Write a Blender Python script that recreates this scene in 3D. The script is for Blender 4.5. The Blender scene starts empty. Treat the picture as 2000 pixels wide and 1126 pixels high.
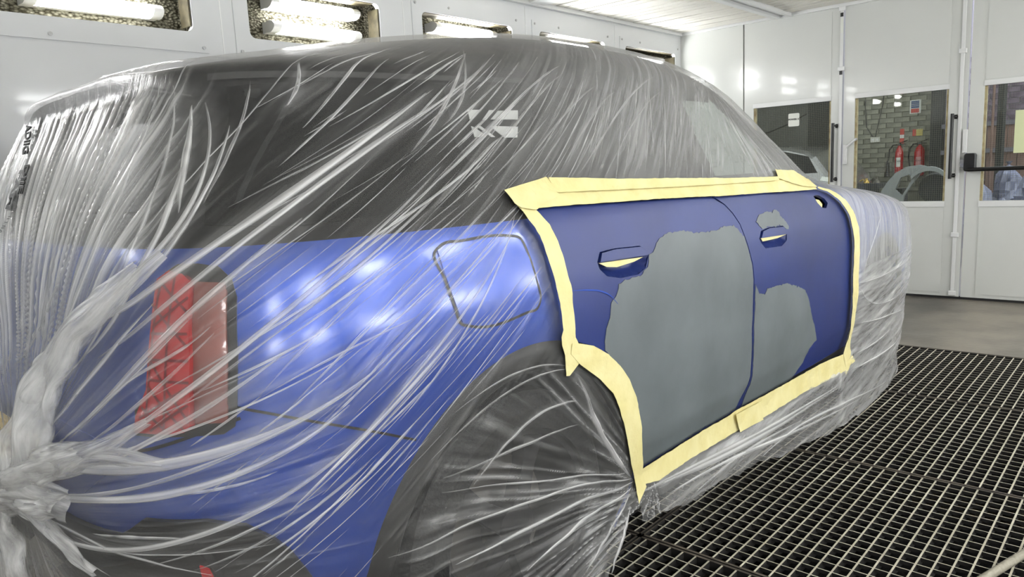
import bpy, math, random
import numpy as np
from mathutils import Vector, Matrix
from mathutils.geometry import delaunay_2d_cdt
random.seed(7)
R = math.radians
scene = bpy.context.scene
col = scene.collection

# ---------------------------------------------------------------- camera, world, exposure
# X runs along the booth towards the doors, Y to the left wall, Z up; metres
CAM_H = 1.2
FPX, YAW, PITCH, ROLL = 1423.1, R(42.449), R(9.0), R(-2.86)
cam = bpy.data.cameras.new('camera'); cam_o = bpy.data.objects.new('camera', cam); col.objects.link(cam_o)
cam.sensor_fit = 'HORIZONTAL'; cam.sensor_width = 36.0; cam.lens = FPX / 2000 * 36.0
cam.clip_start = 0.02; cam.clip_end = 200
_f = Vector((math.cos(YAW) * math.cos(PITCH), math.sin(YAW) * math.cos(PITCH), -math.sin(PITCH)))
_r = Vector((math.sin(YAW), -math.cos(YAW), 0)); _u = _r.cross(_f)
_r2 = math.cos(ROLL) * _r + math.sin(ROLL) * _u; _u2 = -math.sin(ROLL) * _r + math.cos(ROLL) * _u
cam_o.matrix_world = Matrix((( _r2.x, _u2.x, -_f.x, 0), (_r2.y, _u2.y, -_f.y, 0), (_r2.z, _u2.z, -_f.z, CAM_H), (0, 0, 0, 1)))
scene.camera = cam_o

world = bpy.data.worlds.new('sky'); scene.world = world; world.use_nodes = True
wn = world.node_tree
for n in list(wn.nodes): wn.nodes.remove(n)
_bg = wn.nodes.new('ShaderNodeBackground'); _wo = wn.nodes.new('ShaderNodeOutputWorld')
_bg.inputs[0].default_value = (0.78, 0.82, 0.95, 1); _bg.inputs[1].default_value = 2.2
wn.links.new(_bg.outputs[0], _wo.inputs[0])

scene.view_settings.view_transform = 'Standard'
scene.view_settings.look = 'None'
scene.view_settings.gamma = 1.0
scene.view_settings.exposure = 0.95
scene.view_settings.use_curve_mapping = False
TUBE_POWER = 24.0
scene.cycles.max_bounces = 16
scene.cycles.transparent_max_bounces = 18
scene.cycles.use_adaptive_sampling = True
scene.cycles.adaptive_threshold = 0.04
scene.cycles.diffuse_bounces = 4
scene.cycles.glossy_bounces = 4
scene.cycles.transmission_bounces = 8
scene.cycles.caustics_reflective = False
scene.cycles.caustics_refractive = False
scene.cycles.sample_clamp_indirect = 6.0

# ---------------------------------------------------------------- helpers
def tag(o, label=None, cat=None, group=None, kind=None):
    if label: o['label'] = label
    if cat: o['category'] = cat
    if group: o['group'] = group
    if kind: o['kind'] = kind
    return o

def empty(name, loc=(0, 0, 0), rz=0.0, parent=None):
    o = bpy.data.objects.new(name, None); col.objects.link(o)
    o.location = loc; o.rotation_euler = (0, 0, rz); o.empty_display_size = 0.05
    if parent: o.parent = parent
    return o

def thing(name, label, cat, loc=(0, 0, 0), rz=0.0, group=None):
    return tag(empty(name, loc, rz), label, cat, group)

def link(name, me, m=None, parent=None, loc=None, smooth=False):
    o = bpy.data.objects.new(name, me); col.objects.link(o)
    if m is not None and not me.materials: me.materials.append(m)
    if parent: o.parent = parent
    if loc is not None: o.location = loc
    if smooth: me.polygons.foreach_set('use_smooth', [True] * len(me.polygons))
    return o

class MB:
    def __init__(self): self.v = []; self.f = []
    def add(self, vs, fs):
        b = len(self.v); self.v += [tuple(p) for p in vs]; self.f += [tuple(i + b for i in f) for f in fs]; return self
    def box(self, x0, x1, y0, y1, z0, z1):
        x0, x1 = sorted((x0, x1)); y0, y1 = sorted((y0, y1)); z0, z1 = sorted((z0, z1))
        return self.add([(x0,y0,z0),(x1,y0,z0),(x1,y1,z0),(x0,y1,z0),(x0,y0,z1),(x1,y0,z1),(x1,y1,z1),(x0,y1,z1)],
                        [(0,3,2,1),(4,5,6,7),(0,1,5,4),(1,2,6,5),(2,3,7,6),(3,0,4,7)])
    def tube(self, pts, r, n=10, caps=True):
        pts = [Vector(p) for p in pts]; N = len(pts); rs = r if isinstance(r, (list, tuple)) else [r] * N
        rings = []; prev = None
        for i, p in enumerate(pts):
            t = (pts[min(i + 1, N - 1)] - pts[max(i - 1, 0)]).normalized()
            if prev is None:
                a = Vector((0, 0, 1)) if abs(t.z) < 0.9 else Vector((1, 0, 0)); nrm = t.cross(a).normalized()
            else:
                nrm = (prev - t * prev.dot(t)).normalized()
            prev = nrm; bi = t.cross(nrm)
            rings.append([p + rs[i] * (math.cos(2 * math.pi * k / n) * nrm + math.sin(2 * math.pi * k / n) * bi) for k in range(n)])
        fs = [(i * n + k, i * n + (k + 1) % n, (i + 1) * n + (k + 1) % n, (i + 1) * n + k) for i in range(N - 1) for k in range(n)]
        if caps: fs += [tuple(range(n - 1, -1, -1)), tuple((N - 1) * n + k for k in range(n))]
        return self.add([q for rg in rings for q in rg], fs)
    def lathe(self, prof, origin, axis='z', n=20):
        ox, oy, oz = origin; vs = []
        for h, r in prof:
            for k in range(n):
                a = 2 * math.pi * k / n; c, s = r * math.cos(a), r * math.sin(a)
                vs.append({'z': (ox + c, oy + s, oz + h), 'x': (ox + h, oy + c, oz + s), 'y': (ox + s, oy + h, oz + c)}[axis])
        N = len(prof)
        fs = [(i * n + k, i * n + (k + 1) % n, (i + 1) * n + (k + 1) % n, (i + 1) * n + k) for i in range(N - 1) for k in range(n)]
        fs += [tuple(range(n - 1, -1, -1)), tuple((N - 1) * n + k for k in range(n))]
        return self.add(vs, fs)
    def prism(self, poly, d0, d1, plane='yz'):
        # outline in the given plane, extruded along the third axis from d0 to d1
        def p3(a, b, d): return {'yz': (d, a, b), 'xz': (a, d, b), 'xy': (a, b, d)}[plane]
        n = len(poly); vs = [p3(a, b, d0) for a, b in poly] + [p3(a, b, d1) for a, b in poly]
        fs = [tuple(range(n - 1, -1, -1)), tuple(range(n, 2 * n))] + [(i, (i + 1) % n, n + (i + 1) % n, n + i) for i in range(n)]
        return self.add(vs, fs)
    def mesh(self, name):
        me = bpy.data.meshes.new(name); me.from_pydata(self.v, [], self.f); me.validate(); me.update(); return me
    def build(self, name, m, parent=None, smooth=False, bevel=0.0):
        o = link(name, self.mesh(name), m, parent)
        if smooth:
            o.data.polygons.foreach_set('use_smooth', [True] * len(o.data.polygons))
            try: o.data.set_sharp_from_angle(angle=R(40))
            except Exception: pass
        if bevel:
            b = o.modifiers.new('bevel', 'BEVEL'); b.width = bevel; b.segments = 2; b.limit_method = 'ANGLE'
        return o

def rrect(x0, x1, z0, z1, r, n=5):
    out = []
    for cx, cz, a0 in ((x1 - r, z0 + r, -90), (x1 - r, z1 - r, 0), (x0 + r, z1 - r, 90), (x0 + r, z0 + r, 180)):
        out += [(cx + r * math.cos(R(a0 + 90 * k / n)), cz + r * math.sin(R(a0 + 90 * k / n))) for k in range(n + 1)]
    return out

def cdt(outer, holes=(), grid=0.0, extra=()):
    """constrained triangulation of an outline with holes and inner grid points"""
    pts = [tuple(p) for p in outer]; faces_in = [list(range(len(pts)))]
    edges = [(i, (i + 1) % len(outer)) for i in range(len(outer))]
    for h in holes:
        b = len(pts); pts += [tuple(p) for p in h]; edges += [(b + i, b + (i + 1) % len(h)) for i in range(len(h))]
    def inside(p, poly):
        x, y = p; c = False; j = len(poly) - 1
        for i in range(len(poly)):
            xi, yi = poly[i]; xj, yj = poly[j]
            if (yi > y) != (yj > y) and x < (xj - xi) * (y - yi) / (yj - yi) + xi: c = not c
            j = i
        return c
    if grid:
        gx, gy = grid if isinstance(grid, tuple) else (grid, grid)
        xs = [p[0] for p in outer]; ys = [p[1] for p in outer]
        for i in range(int((max(xs) - min(xs)) / gx) + 1):
            for j in range(int((max(ys) - min(ys)) / gy) + 1):
                p = (min(xs) + (i + 0.5) * gx, min(ys) + (j + 0.5 + 0.25 * (i % 2)) * gy)
                if inside(p, outer) and not any(inside(p, h) for h in holes): pts.append(p)
    v, e, f, _, _, _ = delaunay_2d_cdt([Vector(p) for p in pts], edges, [], 0, 1e-6)
    out = []
    for t in f:
        c = (sum(v[i][0] for i in t) / len(t), sum(v[i][1] for i in t) / len(t))
        if inside(c, outer) and not any(inside(c, h) for h in holes): out.append(tuple(t))
    return [(p[0], p[1]) for p in v], out

def densify(poly, step, closed=True):
    out = []; n = len(poly)
    for i in range(n if closed else n - 1):
        a = poly[i]; b = poly[(i + 1) % n]; k = max(1, int(math.ceil(math.hypot((b[0] - a[0]) * 0.02 if step < 0 else b[0] - a[0], b[1] - a[1]) / abs(step))))
        out += [(a[0] + (b[0] - a[0]) * j / k, a[1] + (b[1] - a[1]) * j / k) for j in range(k)]
    if not closed: out.append(poly[-1])
    return out

def plate_with_holes(name, outer, holes, d0, d1, plane, m, parent=None):
    """flat sheet in a plane with openings, with thickness"""
    def p3(a, b, d): return {'yz': (d, a, b), 'xz': (a, d, b), 'xy': (a, b, d)}[plane]
    v, f = cdt(outer, holes); mb = MB(); n = len(v)
    mb.add([p3(a, b, d0) for a, b in v] + [p3(a, b, d1) for a, b in v], [tuple(t) for t in f] + [tuple(i + n for i in reversed(t)) for t in f])
    for lp in [outer] + list(holes):
        k = len(lp); mb.add([p3(a, b, d0) for a, b in lp] + [p3(a, b, d1) for a, b in lp], [(i, (i + 1) % k, k + (i + 1) % k, k + i) for i in range(k)])
    o = mb.build(name, m, parent)
    return o

# ---------------------------------------------------------------- materials (all node based)
_nl = {}
def srgb(r, g, b):
    return tuple(((c / 255) / 12.92 if c / 255 <= 0.04045 else ((c / 255 + 0.055) / 1.055) ** 2.4) for c in (r, g, b)) + (1,)

def mat(name, rgb, rough=0.5, metal=0.0, var=0.0, scale=8.0, bump=0.0, bscale=60.0, coat=0.0, emit=0.0, rgb2=None, spec=0.5, detail=4.0, stretch=None, thr=None, coat_rough=0.05):
    if name in _nl: return _nl[name]
    m = bpy.data.materials.new(name); m.use_nodes = True; nt = m.node_tree; p = nt.nodes['Principled BSDF']
    p.inputs['Roughness'].default_value = rough; p.inputs['Metallic'].default_value = metal
    p.inputs['Coat Weight'].default_value = coat; p.inputs['Coat Roughness'].default_value = coat_rough
    p.inputs['Specular IOR Level'].default_value = spec
    base = srgb(*rgb); p.inputs['Base Color'].default_value = base
    tc = nt.nodes.new('ShaderNodeTexCoord'); src = tc.outputs['Object']
    if stretch:
        mp = nt.nodes.new('ShaderNodeMapping'); mp.inputs['Scale'].default_value = stretch; nt.links.new(src, mp.inputs[0]); src = mp.outputs[0]
    if var or rgb2:
        nz = nt.nodes.new('ShaderNodeTexNoise'); nz.inputs['Scale'].default_value = scale; nz.inputs['Detail'].default_value = detail
        nt.links.new(src, nz.inputs['Vector'])
        rp = nt.nodes.new('ShaderNodeValToRGB'); a, b = thr or (0.3, 0.7)
        rp.color_ramp.elements[0].position = a; rp.color_ramp.elements[1].position = b
        rp.color_ramp.elements[0].color = srgb(*rgb2) if rgb2 else tuple(c * (1 - var) for c in base[:3]) + (1,)
        rp.color_ramp.elements[1].color = base
        nt.links.new(nz.outputs[0], rp.inputs[0]); nt.links.new(rp.outputs[0], p.inputs['Base Color'])
    if bump:
        nb = nt.nodes.new('ShaderNodeTexNoise'); nb.inputs['Scale'].default_value = bscale; nb.inputs['Detail'].default_value = 5
        nt.links.new(src, nb.inputs['Vector'])
        bp = nt.nodes.new('ShaderNodeBump'); bp.inputs['Strength'].default_value = bump; bp.inputs['Distance'].default_value = 0.01
        nt.links.new(nb.outputs[0], bp.inputs['Height']); nt.links.new(bp.outputs[0], p.inputs['Normal'])
    if emit:
        p.inputs['Emission Color'].default_value = base; p.inputs['Emission Strength'].default_value = emit
    _nl[name] = m
    return m

M = dict(
    wall=mat('white_painted_steel', (214, 216, 217), 0.22, var=0.05, scale=1.2, bump=0.06, bscale=6, coat=0.25),
    door=mat('white_painted_door', (213, 215, 211), 0.2, var=0.06, scale=1.0, bump=0.05, bscale=7, coat=0.18),
    trimw=mat('white_trim', (226, 227, 226), 0.3, var=0.05, scale=3),
    gapm=mat('dark_gap', (38, 38, 38), 0.7),
    slat=mat('filter_slat', (236, 233, 224), 0.75, var=0.12, scale=3, bump=0.15, bscale=40),
    filt=mat('filter_backing', (22, 20, 18), 0.95),
    conc=mat('concrete', (132, 125, 113), 0.42, rgb2=(74, 70, 65), scale=1.7, detail=8, bump=0.25, bscale=25, thr=(0.35, 0.65)),
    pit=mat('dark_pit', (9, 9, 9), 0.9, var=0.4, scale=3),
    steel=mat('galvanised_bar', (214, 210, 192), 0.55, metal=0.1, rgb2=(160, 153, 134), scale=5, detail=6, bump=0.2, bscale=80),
    barside=mat('grimy_shaded_bar_side', (24, 22, 20), 0.8, var=0.4, scale=20),  # dark sides hold grime and the deep shade between bars in their colour
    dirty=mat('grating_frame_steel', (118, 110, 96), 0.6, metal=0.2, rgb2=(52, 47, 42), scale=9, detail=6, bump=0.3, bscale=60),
    black=mat('black_plastic', (14, 14, 14), 0.35, bump=0.05),
    chrome=mat('chrome', (220, 220, 220), 0.15, metal=1.0),
    cap=mat('lamp_cap_plastic', (226, 226, 224), 0.35),
    cream=mat('seal_strip', (188, 180, 140), 0.6, rgb2=(140, 120, 84), scale=20),
    boxseal=mat('light_box_seal', (92, 86, 62), 0.7, rgb2=(56, 48, 30), scale=20),
    screw=mat('screw_head', (172, 172, 172), 0.3, metal=0.5),
    blue=mat('blue_car_paint', (30, 72, 170), 0.36, metal=0.6, coat=1.0, coat_rough=0.17),
    bluesand=mat('sanded_blue_paint', (34, 51, 114), 0.42, metal=0.05, var=0.25, scale=2.5, rgb2=(28, 42, 96), bump=0.05, bscale=12),
    primer=mat('grey_primer', (106, 113, 116), 0.5, rgb2=(92, 99, 101), scale=5, detail=6, bump=0.05, bscale=20),
    roof=mat('black_roof_paint', (14, 14, 15), 0.35, spec=0.35),
    glass_dark=mat('privacy_glass', (10, 11, 11), 0.35, spec=0.12),
    clad=mat('black_cladding_plastic', (34, 34, 33), 0.55, bump=0.06, bscale=120),
    rubber=mat('tyre_rubber', (20, 20, 20), 0.75, bump=0.3, bscale=120),
    rim=mat('dark_alloy', (58, 58, 60), 0.35, metal=0.7),
    disc=mat('brake_disc_steel', (130, 126, 120), 0.4, metal=0.9),
    seamm=mat('panel_gap', (8, 9, 12), 0.6),
    tape=mat('yellow_masking_tape', (229, 220, 164), 0.62, rgb2=(219, 207, 142), scale=14, detail=5, bump=0.3, bscale=45, stretch=(1, 1, 1)),
    red=mat('red_lens', (182, 34, 38), 0.2, coat=0.6),
    redpat=mat('red_lens_element', (120, 14, 22), 0.3, coat=0.3),
    smoke=mat('smoked_rose_lens', (150, 92, 84), 0.25, coat=0.5, rgb2=(120, 70, 64), scale=9),
    lhouse=mat('lamp_housing', (24, 23, 22), 0.3, coat=0.4),
    plate=mat('yellow_number_plate', (226, 190, 84), 0.4),
    gfx=mat('silver_pillar_inlay', (206, 208, 206), 0.3, metal=0.3),
    ink=mat('black_print', (10, 10, 10), 0.6),
    hose=mat('air_hose_rubber', (150, 145, 130), 0.6, bump=0.3, bscale=90),
    brickp=mat('painted_grey_brick', (160, 160, 142), 0.85, rgb2=(112, 112, 100), scale=3.0, detail=8, bump=0.4, bscale=40),
    mortarp=mat('grey_painted_mortar', (128, 128, 115), 0.9, var=0.2, scale=6),
    brick=mat('purple_brown_brick', (104, 92, 104), 0.9, rgb2=(62, 50, 60), scale=6, bump=0.3, bscale=50),
    mortar=mat('pale_mortar', (150, 144, 152), 0.9),
    wood=mat('weathered_fence_board', (122, 98, 88), 0.85, rgb2=(84, 66, 60), scale=4, stretch=(1, 6, 0.6), bump=0.3, bscale=30),
    firered=mat('fire_engine_red', (190, 16, 28), 0.3, coat=0.3),
    dkgrey=mat('dark_grey_wall', (84, 85, 80), 0.85, rgb2=(60, 61, 57), scale=2, detail=6),
    vdark=mat('dark_recess', (40, 41, 38), 0.85, var=0.3, scale=4),
    greyp=mat('grey_primered_plastic', (120, 124, 122), 0.55, var=0.1, scale=4),
    silver=mat('silver_car_paint', (120, 120, 116), 0.25, metal=0.5, coat=0.5),
    cardb=mat('pale_green_sheet', (214, 220, 176), 0.7),
    plasticw=mat('white_plastic', (205, 203, 190), 0.4),
    signw=mat('white_sign', (226, 228, 220), 0.5),
    signb=mat('blue_sign_panel', (48, 74, 120), 0.5),
    signr=mat('red_sign_panel', (196, 60, 44), 0.5),
    signy=mat('yellow_sign_panel', (200, 184, 96), 0.5),
    bag=mat('grey_rubbish_bag', (120, 124, 146), 0.35, rgb2=(60, 62, 78), scale=5, detail=6, bump=0.6, bscale=14),
    engine=mat('oily_metal', (96, 92, 80), 0.4, metal=0.5, rgb2=(40, 38, 34), scale=9, detail=6, bump=0.3),
    brass=mat('brassy_metal', (176, 146, 72), 0.35, metal=0.7),
    indark=mat('dark_cabin_trim', (18, 18, 19), 0.8),
)

def lamp_mat():
    m = bpy.data.materials.new('lit_diffuser'); m.use_nodes = True; p = m.node_tree.nodes['Principled BSDF']
    p.inputs['Base Color'].default_value = (1, 1, 1, 1); p.inputs['Emission Color'].default_value = (0.985, 0.995, 1.0, 1)
    p.inputs['Emission Strength'].default_value = TUBE_POWER
    return m
M['lamp'] = lamp_mat()

M['lamp_fill'] = M['lamp'].copy(); M['lamp_fill'].name = 'fill_diffuser'; M['lamp_fill'].node_tree.nodes['Principled BSDF'].inputs['Emission Strength'].default_value = 9.0
def hammered():
    m = bpy.data.materials.new('hammered_reflector'); m.use_nodes = True; nt = m.node_tree; p = nt.nodes['Principled BSDF']
    p.inputs['Base Color'].default_value = srgb(60, 58, 50); p.inputs['Specular IOR Level'].default_value = 0.06; p.inputs['Metallic'].default_value = 0.0; p.inputs['Roughness'].default_value = 0.6
    tc = nt.nodes.new('ShaderNodeTexCoord'); vo = nt.nodes.new('ShaderNodeTexVoronoi'); vo.inputs['Scale'].default_value = 95
    mp = nt.nodes.new('ShaderNodeMapping'); mp.inputs['Scale'].default_value = (0.62, 1, 1)
    nt.links.new(tc.outputs['Object'], mp.inputs[0]); nt.links.new(mp.outputs[0], vo.inputs['Vector'])
    bp = nt.nodes.new('ShaderNodeBump'); bp.inputs['Strength'].default_value = 1.0; bp.inputs['Distance'].default_value = 0.012
    nt.links.new(vo.outputs['Distance'], bp.inputs['Height']); nt.links.new(bp.outputs[0], p.inputs['Normal'])
    rp = nt.nodes.new('ShaderNodeValToRGB'); rp.color_ramp.elements[0].color = srgb(124, 121, 106); rp.color_ramp.elements[1].color = srgb(52, 49, 37)
    rp.color_ramp.elements[0].position = 0.25; rp.color_ramp.elements[1].position = 0.75
    nt.links.new(vo.outputs['Distance'], rp.inputs[0]); nt.links.new(rp.outputs[0], p.inputs['Base Color'])
    return m
M['hammer'] = hammered()

def wired_glass():
    m = bpy.data.materials.new('clear_glass'); m.use_nodes = True; nt = m.node_tree
    for n in list(nt.nodes): nt.nodes.remove(n)
    o = nt.nodes.new('ShaderNodeOutputMaterial'); t = nt.nodes.new('ShaderNodeBsdfTransparent'); g = nt.nodes.new('ShaderNodeBsdfGlossy')
    lw = nt.nodes.new('ShaderNodeLayerWeight'); lw.inputs[0].default_value = 0.5; pw = nt.nodes.new('ShaderNodeMath'); pw.operation = 'POWER'; pw.inputs[1].default_value = 4.0; nt.links.new(lw.outputs['Facing'], pw.inputs[0])
    f = nt.nodes.new('ShaderNodeMath'); f.operation = 'MULTIPLY_ADD'; f.inputs[1].default_value = 0.7; f.inputs[2].default_value = 0.035; nt.links.new(pw.outputs[0], f.inputs[0]); mx = nt.nodes.new('ShaderNodeMixShader')
    t.inputs[0].default_value = (0.88, 0.90, 0.84, 1); g.inputs[1].default_value = 0.02
    nt.links.new(f.outputs[0], mx.inputs[0]); nt.links.new(t.outputs[0], mx.inputs[1]); nt.links.new(g.outputs[0], mx.inputs[2]); nt.links.new(mx.outputs[0], o.inputs[0])
    return m
M['glass'] = wired_glass()
def tint_glass():
    m = M['glass'].copy(); m.name = 'tinted_car_glass'
    for n in m.node_tree.nodes:
        if n.type == 'BSDF_TRANSPARENT': n.inputs[0].default_value = (0.84, 0.90, 0.88, 1)
    return m
M['carglass'] = tint_glass()
# ---------------------------------------------------------------- car body and film surfaces
# a point of the surface is (phi, z): heading about the car axis in degrees and height in metres
def herm(tab):
    zs=np.array([t[0] for t in tab],float); vs=np.array([t[1] for t in tab],float)
    d=np.diff(vs)/np.diff(zs); m=np.zeros_like(vs); m[0]=d[0]; m[-1]=d[-1]
    for i in range(1,len(vs)-1):
        m[i]=0 if d[i-1]*d[i]<=0 else 2*d[i-1]*d[i]/(d[i-1]+d[i])
    def f(z):
        z=np.clip(np.asarray(z,float),zs[0],zs[-1]); i=np.clip(np.searchsorted(zs,z)-1,0,len(zs)-2)
        h=zs[i+1]-zs[i]; t=(z-zs[i])/h
        return ((2*t**3-3*t*t+1)*vs[i]+(t**3-2*t*t+t)*h*m[i]+(-2*t**3+3*t*t)*vs[i+1]+(t**3-t*t)*h*m[i+1])
    return f
YC,XM=1.97,2.0
TW=[(.12,.80),(.22,.84),(.33,.877),(.40,.895),(.435,.906),(.48,.911),(.6,.918),(.8,.92),(.92,.915),(1.02,.90),(1.08,.885),(1.13,.862),(1.2,.832),(1.3,.785),(1.4,.74),(1.47,.70),(1.52,.655),(1.56,.595),(1.59,.52),(1.615,.42),(1.635,.30),(1.648,.17),(1.655,.03)]
W=herm(TW)
TXR=[(.12,.62),(.25,.52),(.35,.46),(.48,.41),(.62,.41),(.7,.43),(.78,.455),(.9,.475),(1.05,.495),(1.15,.54),(1.27,.62),(1.35,.665),(1.385,.645),(1.435,.65),(1.465,.74),(1.49,.86),(1.52,1.0),(1.55,1.14),(1.575,1.29),(1.60,1.47),(1.62,1.62),(1.64,1.78),(1.655,1.94)]
XR=herm(TXR)
TXF=[(.12,4.68),(.3,4.80),(.6,4.84),(.78,4.82),(.88,4.76),(.94,4.62),(.985,4.38),(1.02,4.1),(1.05,3.82),(1.08,3.58),(1.12,3.40),(1.2,3.27),(1.3,3.12),(1.4,2.97),(1.47,2.85),(1.53,2.72),(1.58,2.58),(1.615,2.46),(1.64,2.3),(1.655,2.1)]
XF=herm(TXF)
NR=herm([(.12,4.0),(.5,5.0),(.9,6.0),(1.1,5.5),(1.3,5.0),(1.42,5.4),(1.48,3.8),(1.55,3.0),(1.655,2.6)])
NF=herm([(.12,6.5),(.3,8),(.7,8),(.95,7.5),(1.02,7),(1.08,5.6),(1.15,5.0),(1.4,4.4),(1.655,2.6)])
BODY=(W,XR,XF)
def _lift(tab,d,lo): return [(z+(.009 if z>1.4 else 0),v+d) for z,v in tab if z>lo]
FILM=(herm([(0,.935),(.12,.925),(.2,.919),(.27,.912),(.34,.907),(.39,.911)]+_lift(TW,.014,.41)),
 herm([(0,.44),(.3,.37),(.5,.345),(.6,.345),(.8,.405),(.9,.44),(1.05,.478),(1.15,.515),(1.27,.575),(1.355,.622)]+_lift(TXR,-.010,1.38)),
 herm([(0,4.72)]+_lift(TXF,.012,.2)))
def rad(phi,z,W=None,XR=None,XF=None):
    if W is None: W,XR,XF=BODY
    c=np.cos(phi); s=np.abs(np.sin(phi)); f=c>0
    L=np.where(f,XF(z)-XM,XM-XR(z)); n=np.where(f,NF(z),NR(z))
    return ((np.abs(c)/L)**n+(s/W(z))**n)**(-1/n)
def surf(phi,z,off=0.0,k=None):
    # phi: 0 = front, -90deg = right flank (towards the camera), 180 = rear
    k=BODY if k is None else k
    r=rad(phi,z,*k); p=np.stack(np.broadcast_arrays(XM+r*np.cos(phi),YC+r*np.sin(phi),z),-1)
    if np.any(off!=0):
        p=p+normal(phi,z,k)*(np.asarray(off)[...,None] if np.ndim(off) else off)
    return p
def normal(phi,z,k=None):
    k=BODY if k is None else k
    e=1e-3
    def q(a,b):
        r=rad(a,b,*k); return np.stack(np.broadcast_arrays(XM+r*np.cos(a),YC+r*np.sin(a),b),-1)
    z=np.asarray(z,float); zt=1.654 if k is BODY else 1.663; zb=.12 if k is BODY else 0.; zl=np.clip(z-e,zb,zt); zh=np.clip(z+e,zb,zt)
    n=np.cross(q(phi+e,z)-q(phi-e,z),q(phi,zh)-q(phi,zl))
    return n/np.maximum(np.linalg.norm(n,axis=-1,keepdims=True),1e-12)

S = {}
S['door_rear'] = [(-129.1,1.115),(-126.14,1.115),(-111.27,1.108),(-97.97,1.103),(-81.3,1.095),(-80,1.087),(-76.64,1.064),(-74.19,1.033),(-72.19,0.996),(-71.12,0.954),(-69.95,0.91),(-68.64,0.852),(-68.22,0.799),(-68.4,0.672),(-68.64,0.633),(-68.07,0.46),(-69.48,0.396),(-71.1,0.35),(-74.63,0.345),(-86.49,0.349),(-98.57,0.347),(-109.07,0.342),(-110.82,0.44),(-111.69,0.523),(-112.86,0.587),(-114.48,0.645),(-116.73,0.693),(-119.18,0.733),(-122,0.767),(-124.76,0.79),(-124.97,0.804),(-125.11,0.868),(-125.39,0.931),(-125.92,0.986),(-126.62,1.035),(-127.63,1.075),(-129.19,1.105)]
S['door_front'] = [(-80.05,1.094),(-56.86,1.084),(-39.39,1.071),(-37.28,1.051),(-35.41,1.007),(-34.21,0.949),(-33.58,0.88),(-33.42,0.782),(-33.41,0.653),(-32.9,0.482),(-31.52,0.375),(-30.69,0.294),(-35.09,0.312),(-40.4,0.325),(-47.08,0.329),(-60.25,0.34),(-71.1,0.35),(-69.48,0.396),(-68.07,0.46),(-68.64,0.633),(-68.4,0.672),(-68.22,0.799),(-68.64,0.852),(-69.95,0.91),(-71.12,0.954),(-72.19,0.996),(-74.19,1.033),(-76.64,1.064)]
S['tape_top'] = [(-129.3,1.114),(-126.44,1.114),(-112.15,1.108),(-99.37,1.103),(-83.17,1.095),(-81.54,1.093),(-58.83,1.084),(-41.11,1.071),(-40.07,1.111),(-46.28,1.124),(-52.56,1.134),(-72.28,1.143),(-113.39,1.166),(-126.78,1.175),(-128.76,1.173),(-131.19,1.16)]
S['tape_corner_patch'] = [(-133.25,1.158),(-127.39,1.182),(-126.37,1.161),(-125.82,1.137),(-127.98,1.123),(-129.57,1.108),(-131.49,1.115),(-132.21,1.127)]
S['tape_front_patch'] = [(-52.29,1.159),(-43.93,1.149),(-41.34,1.113),(-41.11,1.077),(-46.31,1.089),(-52.8,1.125)]
S['tape_rear'] = [(-132.01,1.131),(-129.16,1.129),(-129.36,1.109),(-127.87,1.076),(-126.89,1.037),(-126.22,0.988),(-125.7,0.935),(-125.44,0.872),(-125.31,0.809),(-124.95,0.792),(-124.51,0.764),(-125.06,0.744),(-126.55,0.723),(-127,0.725),(-127.04,0.775),(-127.43,0.8),(-127.41,0.82),(-127.11,0.835),(-127.41,0.9),(-128.03,0.958),(-128.57,1.007),(-129.36,1.055),(-130.9,1.1)]
S['tape_arch'] = [(-126.06,0.799),(-124.94,0.793),(-122.45,0.775),(-119.68,0.74),(-117.33,0.7),(-115.17,0.652),(-113.61,0.595),(-112.52,0.533),(-111.72,0.45),(-110.85,0.359),(-110.18,0.309),(-112.36,0.274),(-113.03,0.344),(-114.51,0.419),(-116.03,0.506),(-117.56,0.584),(-118.93,0.634),(-121.45,0.685),(-125.06,0.744),(-126.28,0.774)]
S['tape_sill'] = [(-112.5,0.364),(-110.94,0.366),(-101.17,0.369),(-89.76,0.371),(-78.46,0.368),(-75.3,0.371),(-64.28,0.363),(-50.96,0.355),(-43.97,0.351),(-38.62,0.342),(-34.5,0.326),(-32.57,0.307),(-31.45,0.26),(-32.89,0.259),(-34.24,0.225),(-34.47,0.247),(-46.68,0.274),(-64.66,0.281),(-70.63,0.293),(-87.08,0.301),(-96.98,0.304),(-105.69,0.3),(-110.13,0.316),(-112.25,0.327)]
S['tape_front'] = [(-41.11,1.073),(-38.73,1.054),(-36.65,1.011),(-35.42,0.953),(-34.79,0.884),(-34.64,0.788),(-34.63,0.659),(-34.17,0.492),(-33.43,0.391),(-34.37,0.323),(-34.08,0.262),(-32.97,0.287),(-32.52,0.316),(-33.09,0.456),(-33.1,0.617),(-33.12,0.694),(-33.17,0.839),(-33.52,0.908),(-34.1,0.963),(-35.42,1.015),(-37.64,1.06),(-39.99,1.078)]
S['primer_rear'] = [(-72.87,0.974),(-73.67,0.987),(-76.2,1),(-80.6,0.999),(-81.84,0.992),(-89.6,0.996),(-96.45,1.013),(-101.94,1.011),(-104.44,0.996),(-106.28,0.966),(-107.54,0.963),(-108.19,0.932),(-110.48,0.914),(-114.49,0.913),(-115.97,0.905),(-116.72,0.876),(-117.92,0.866),(-118.22,0.833),(-119.08,0.8),(-119.69,0.767),(-119.54,0.739),(-119.18,0.732),(-116.73,0.692),(-114.49,0.643),(-112.93,0.587),(-111.76,0.524),(-110.89,0.44),(-109.16,0.348),(-98.69,0.352),(-86.62,0.354),(-74.76,0.349),(-71.46,0.354),(-69.85,0.399),(-68.34,0.464),(-68.98,0.634),(-68.74,0.673),(-68.57,0.8),(-68.96,0.852),(-70.16,0.911),(-71.33,0.954)]
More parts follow.
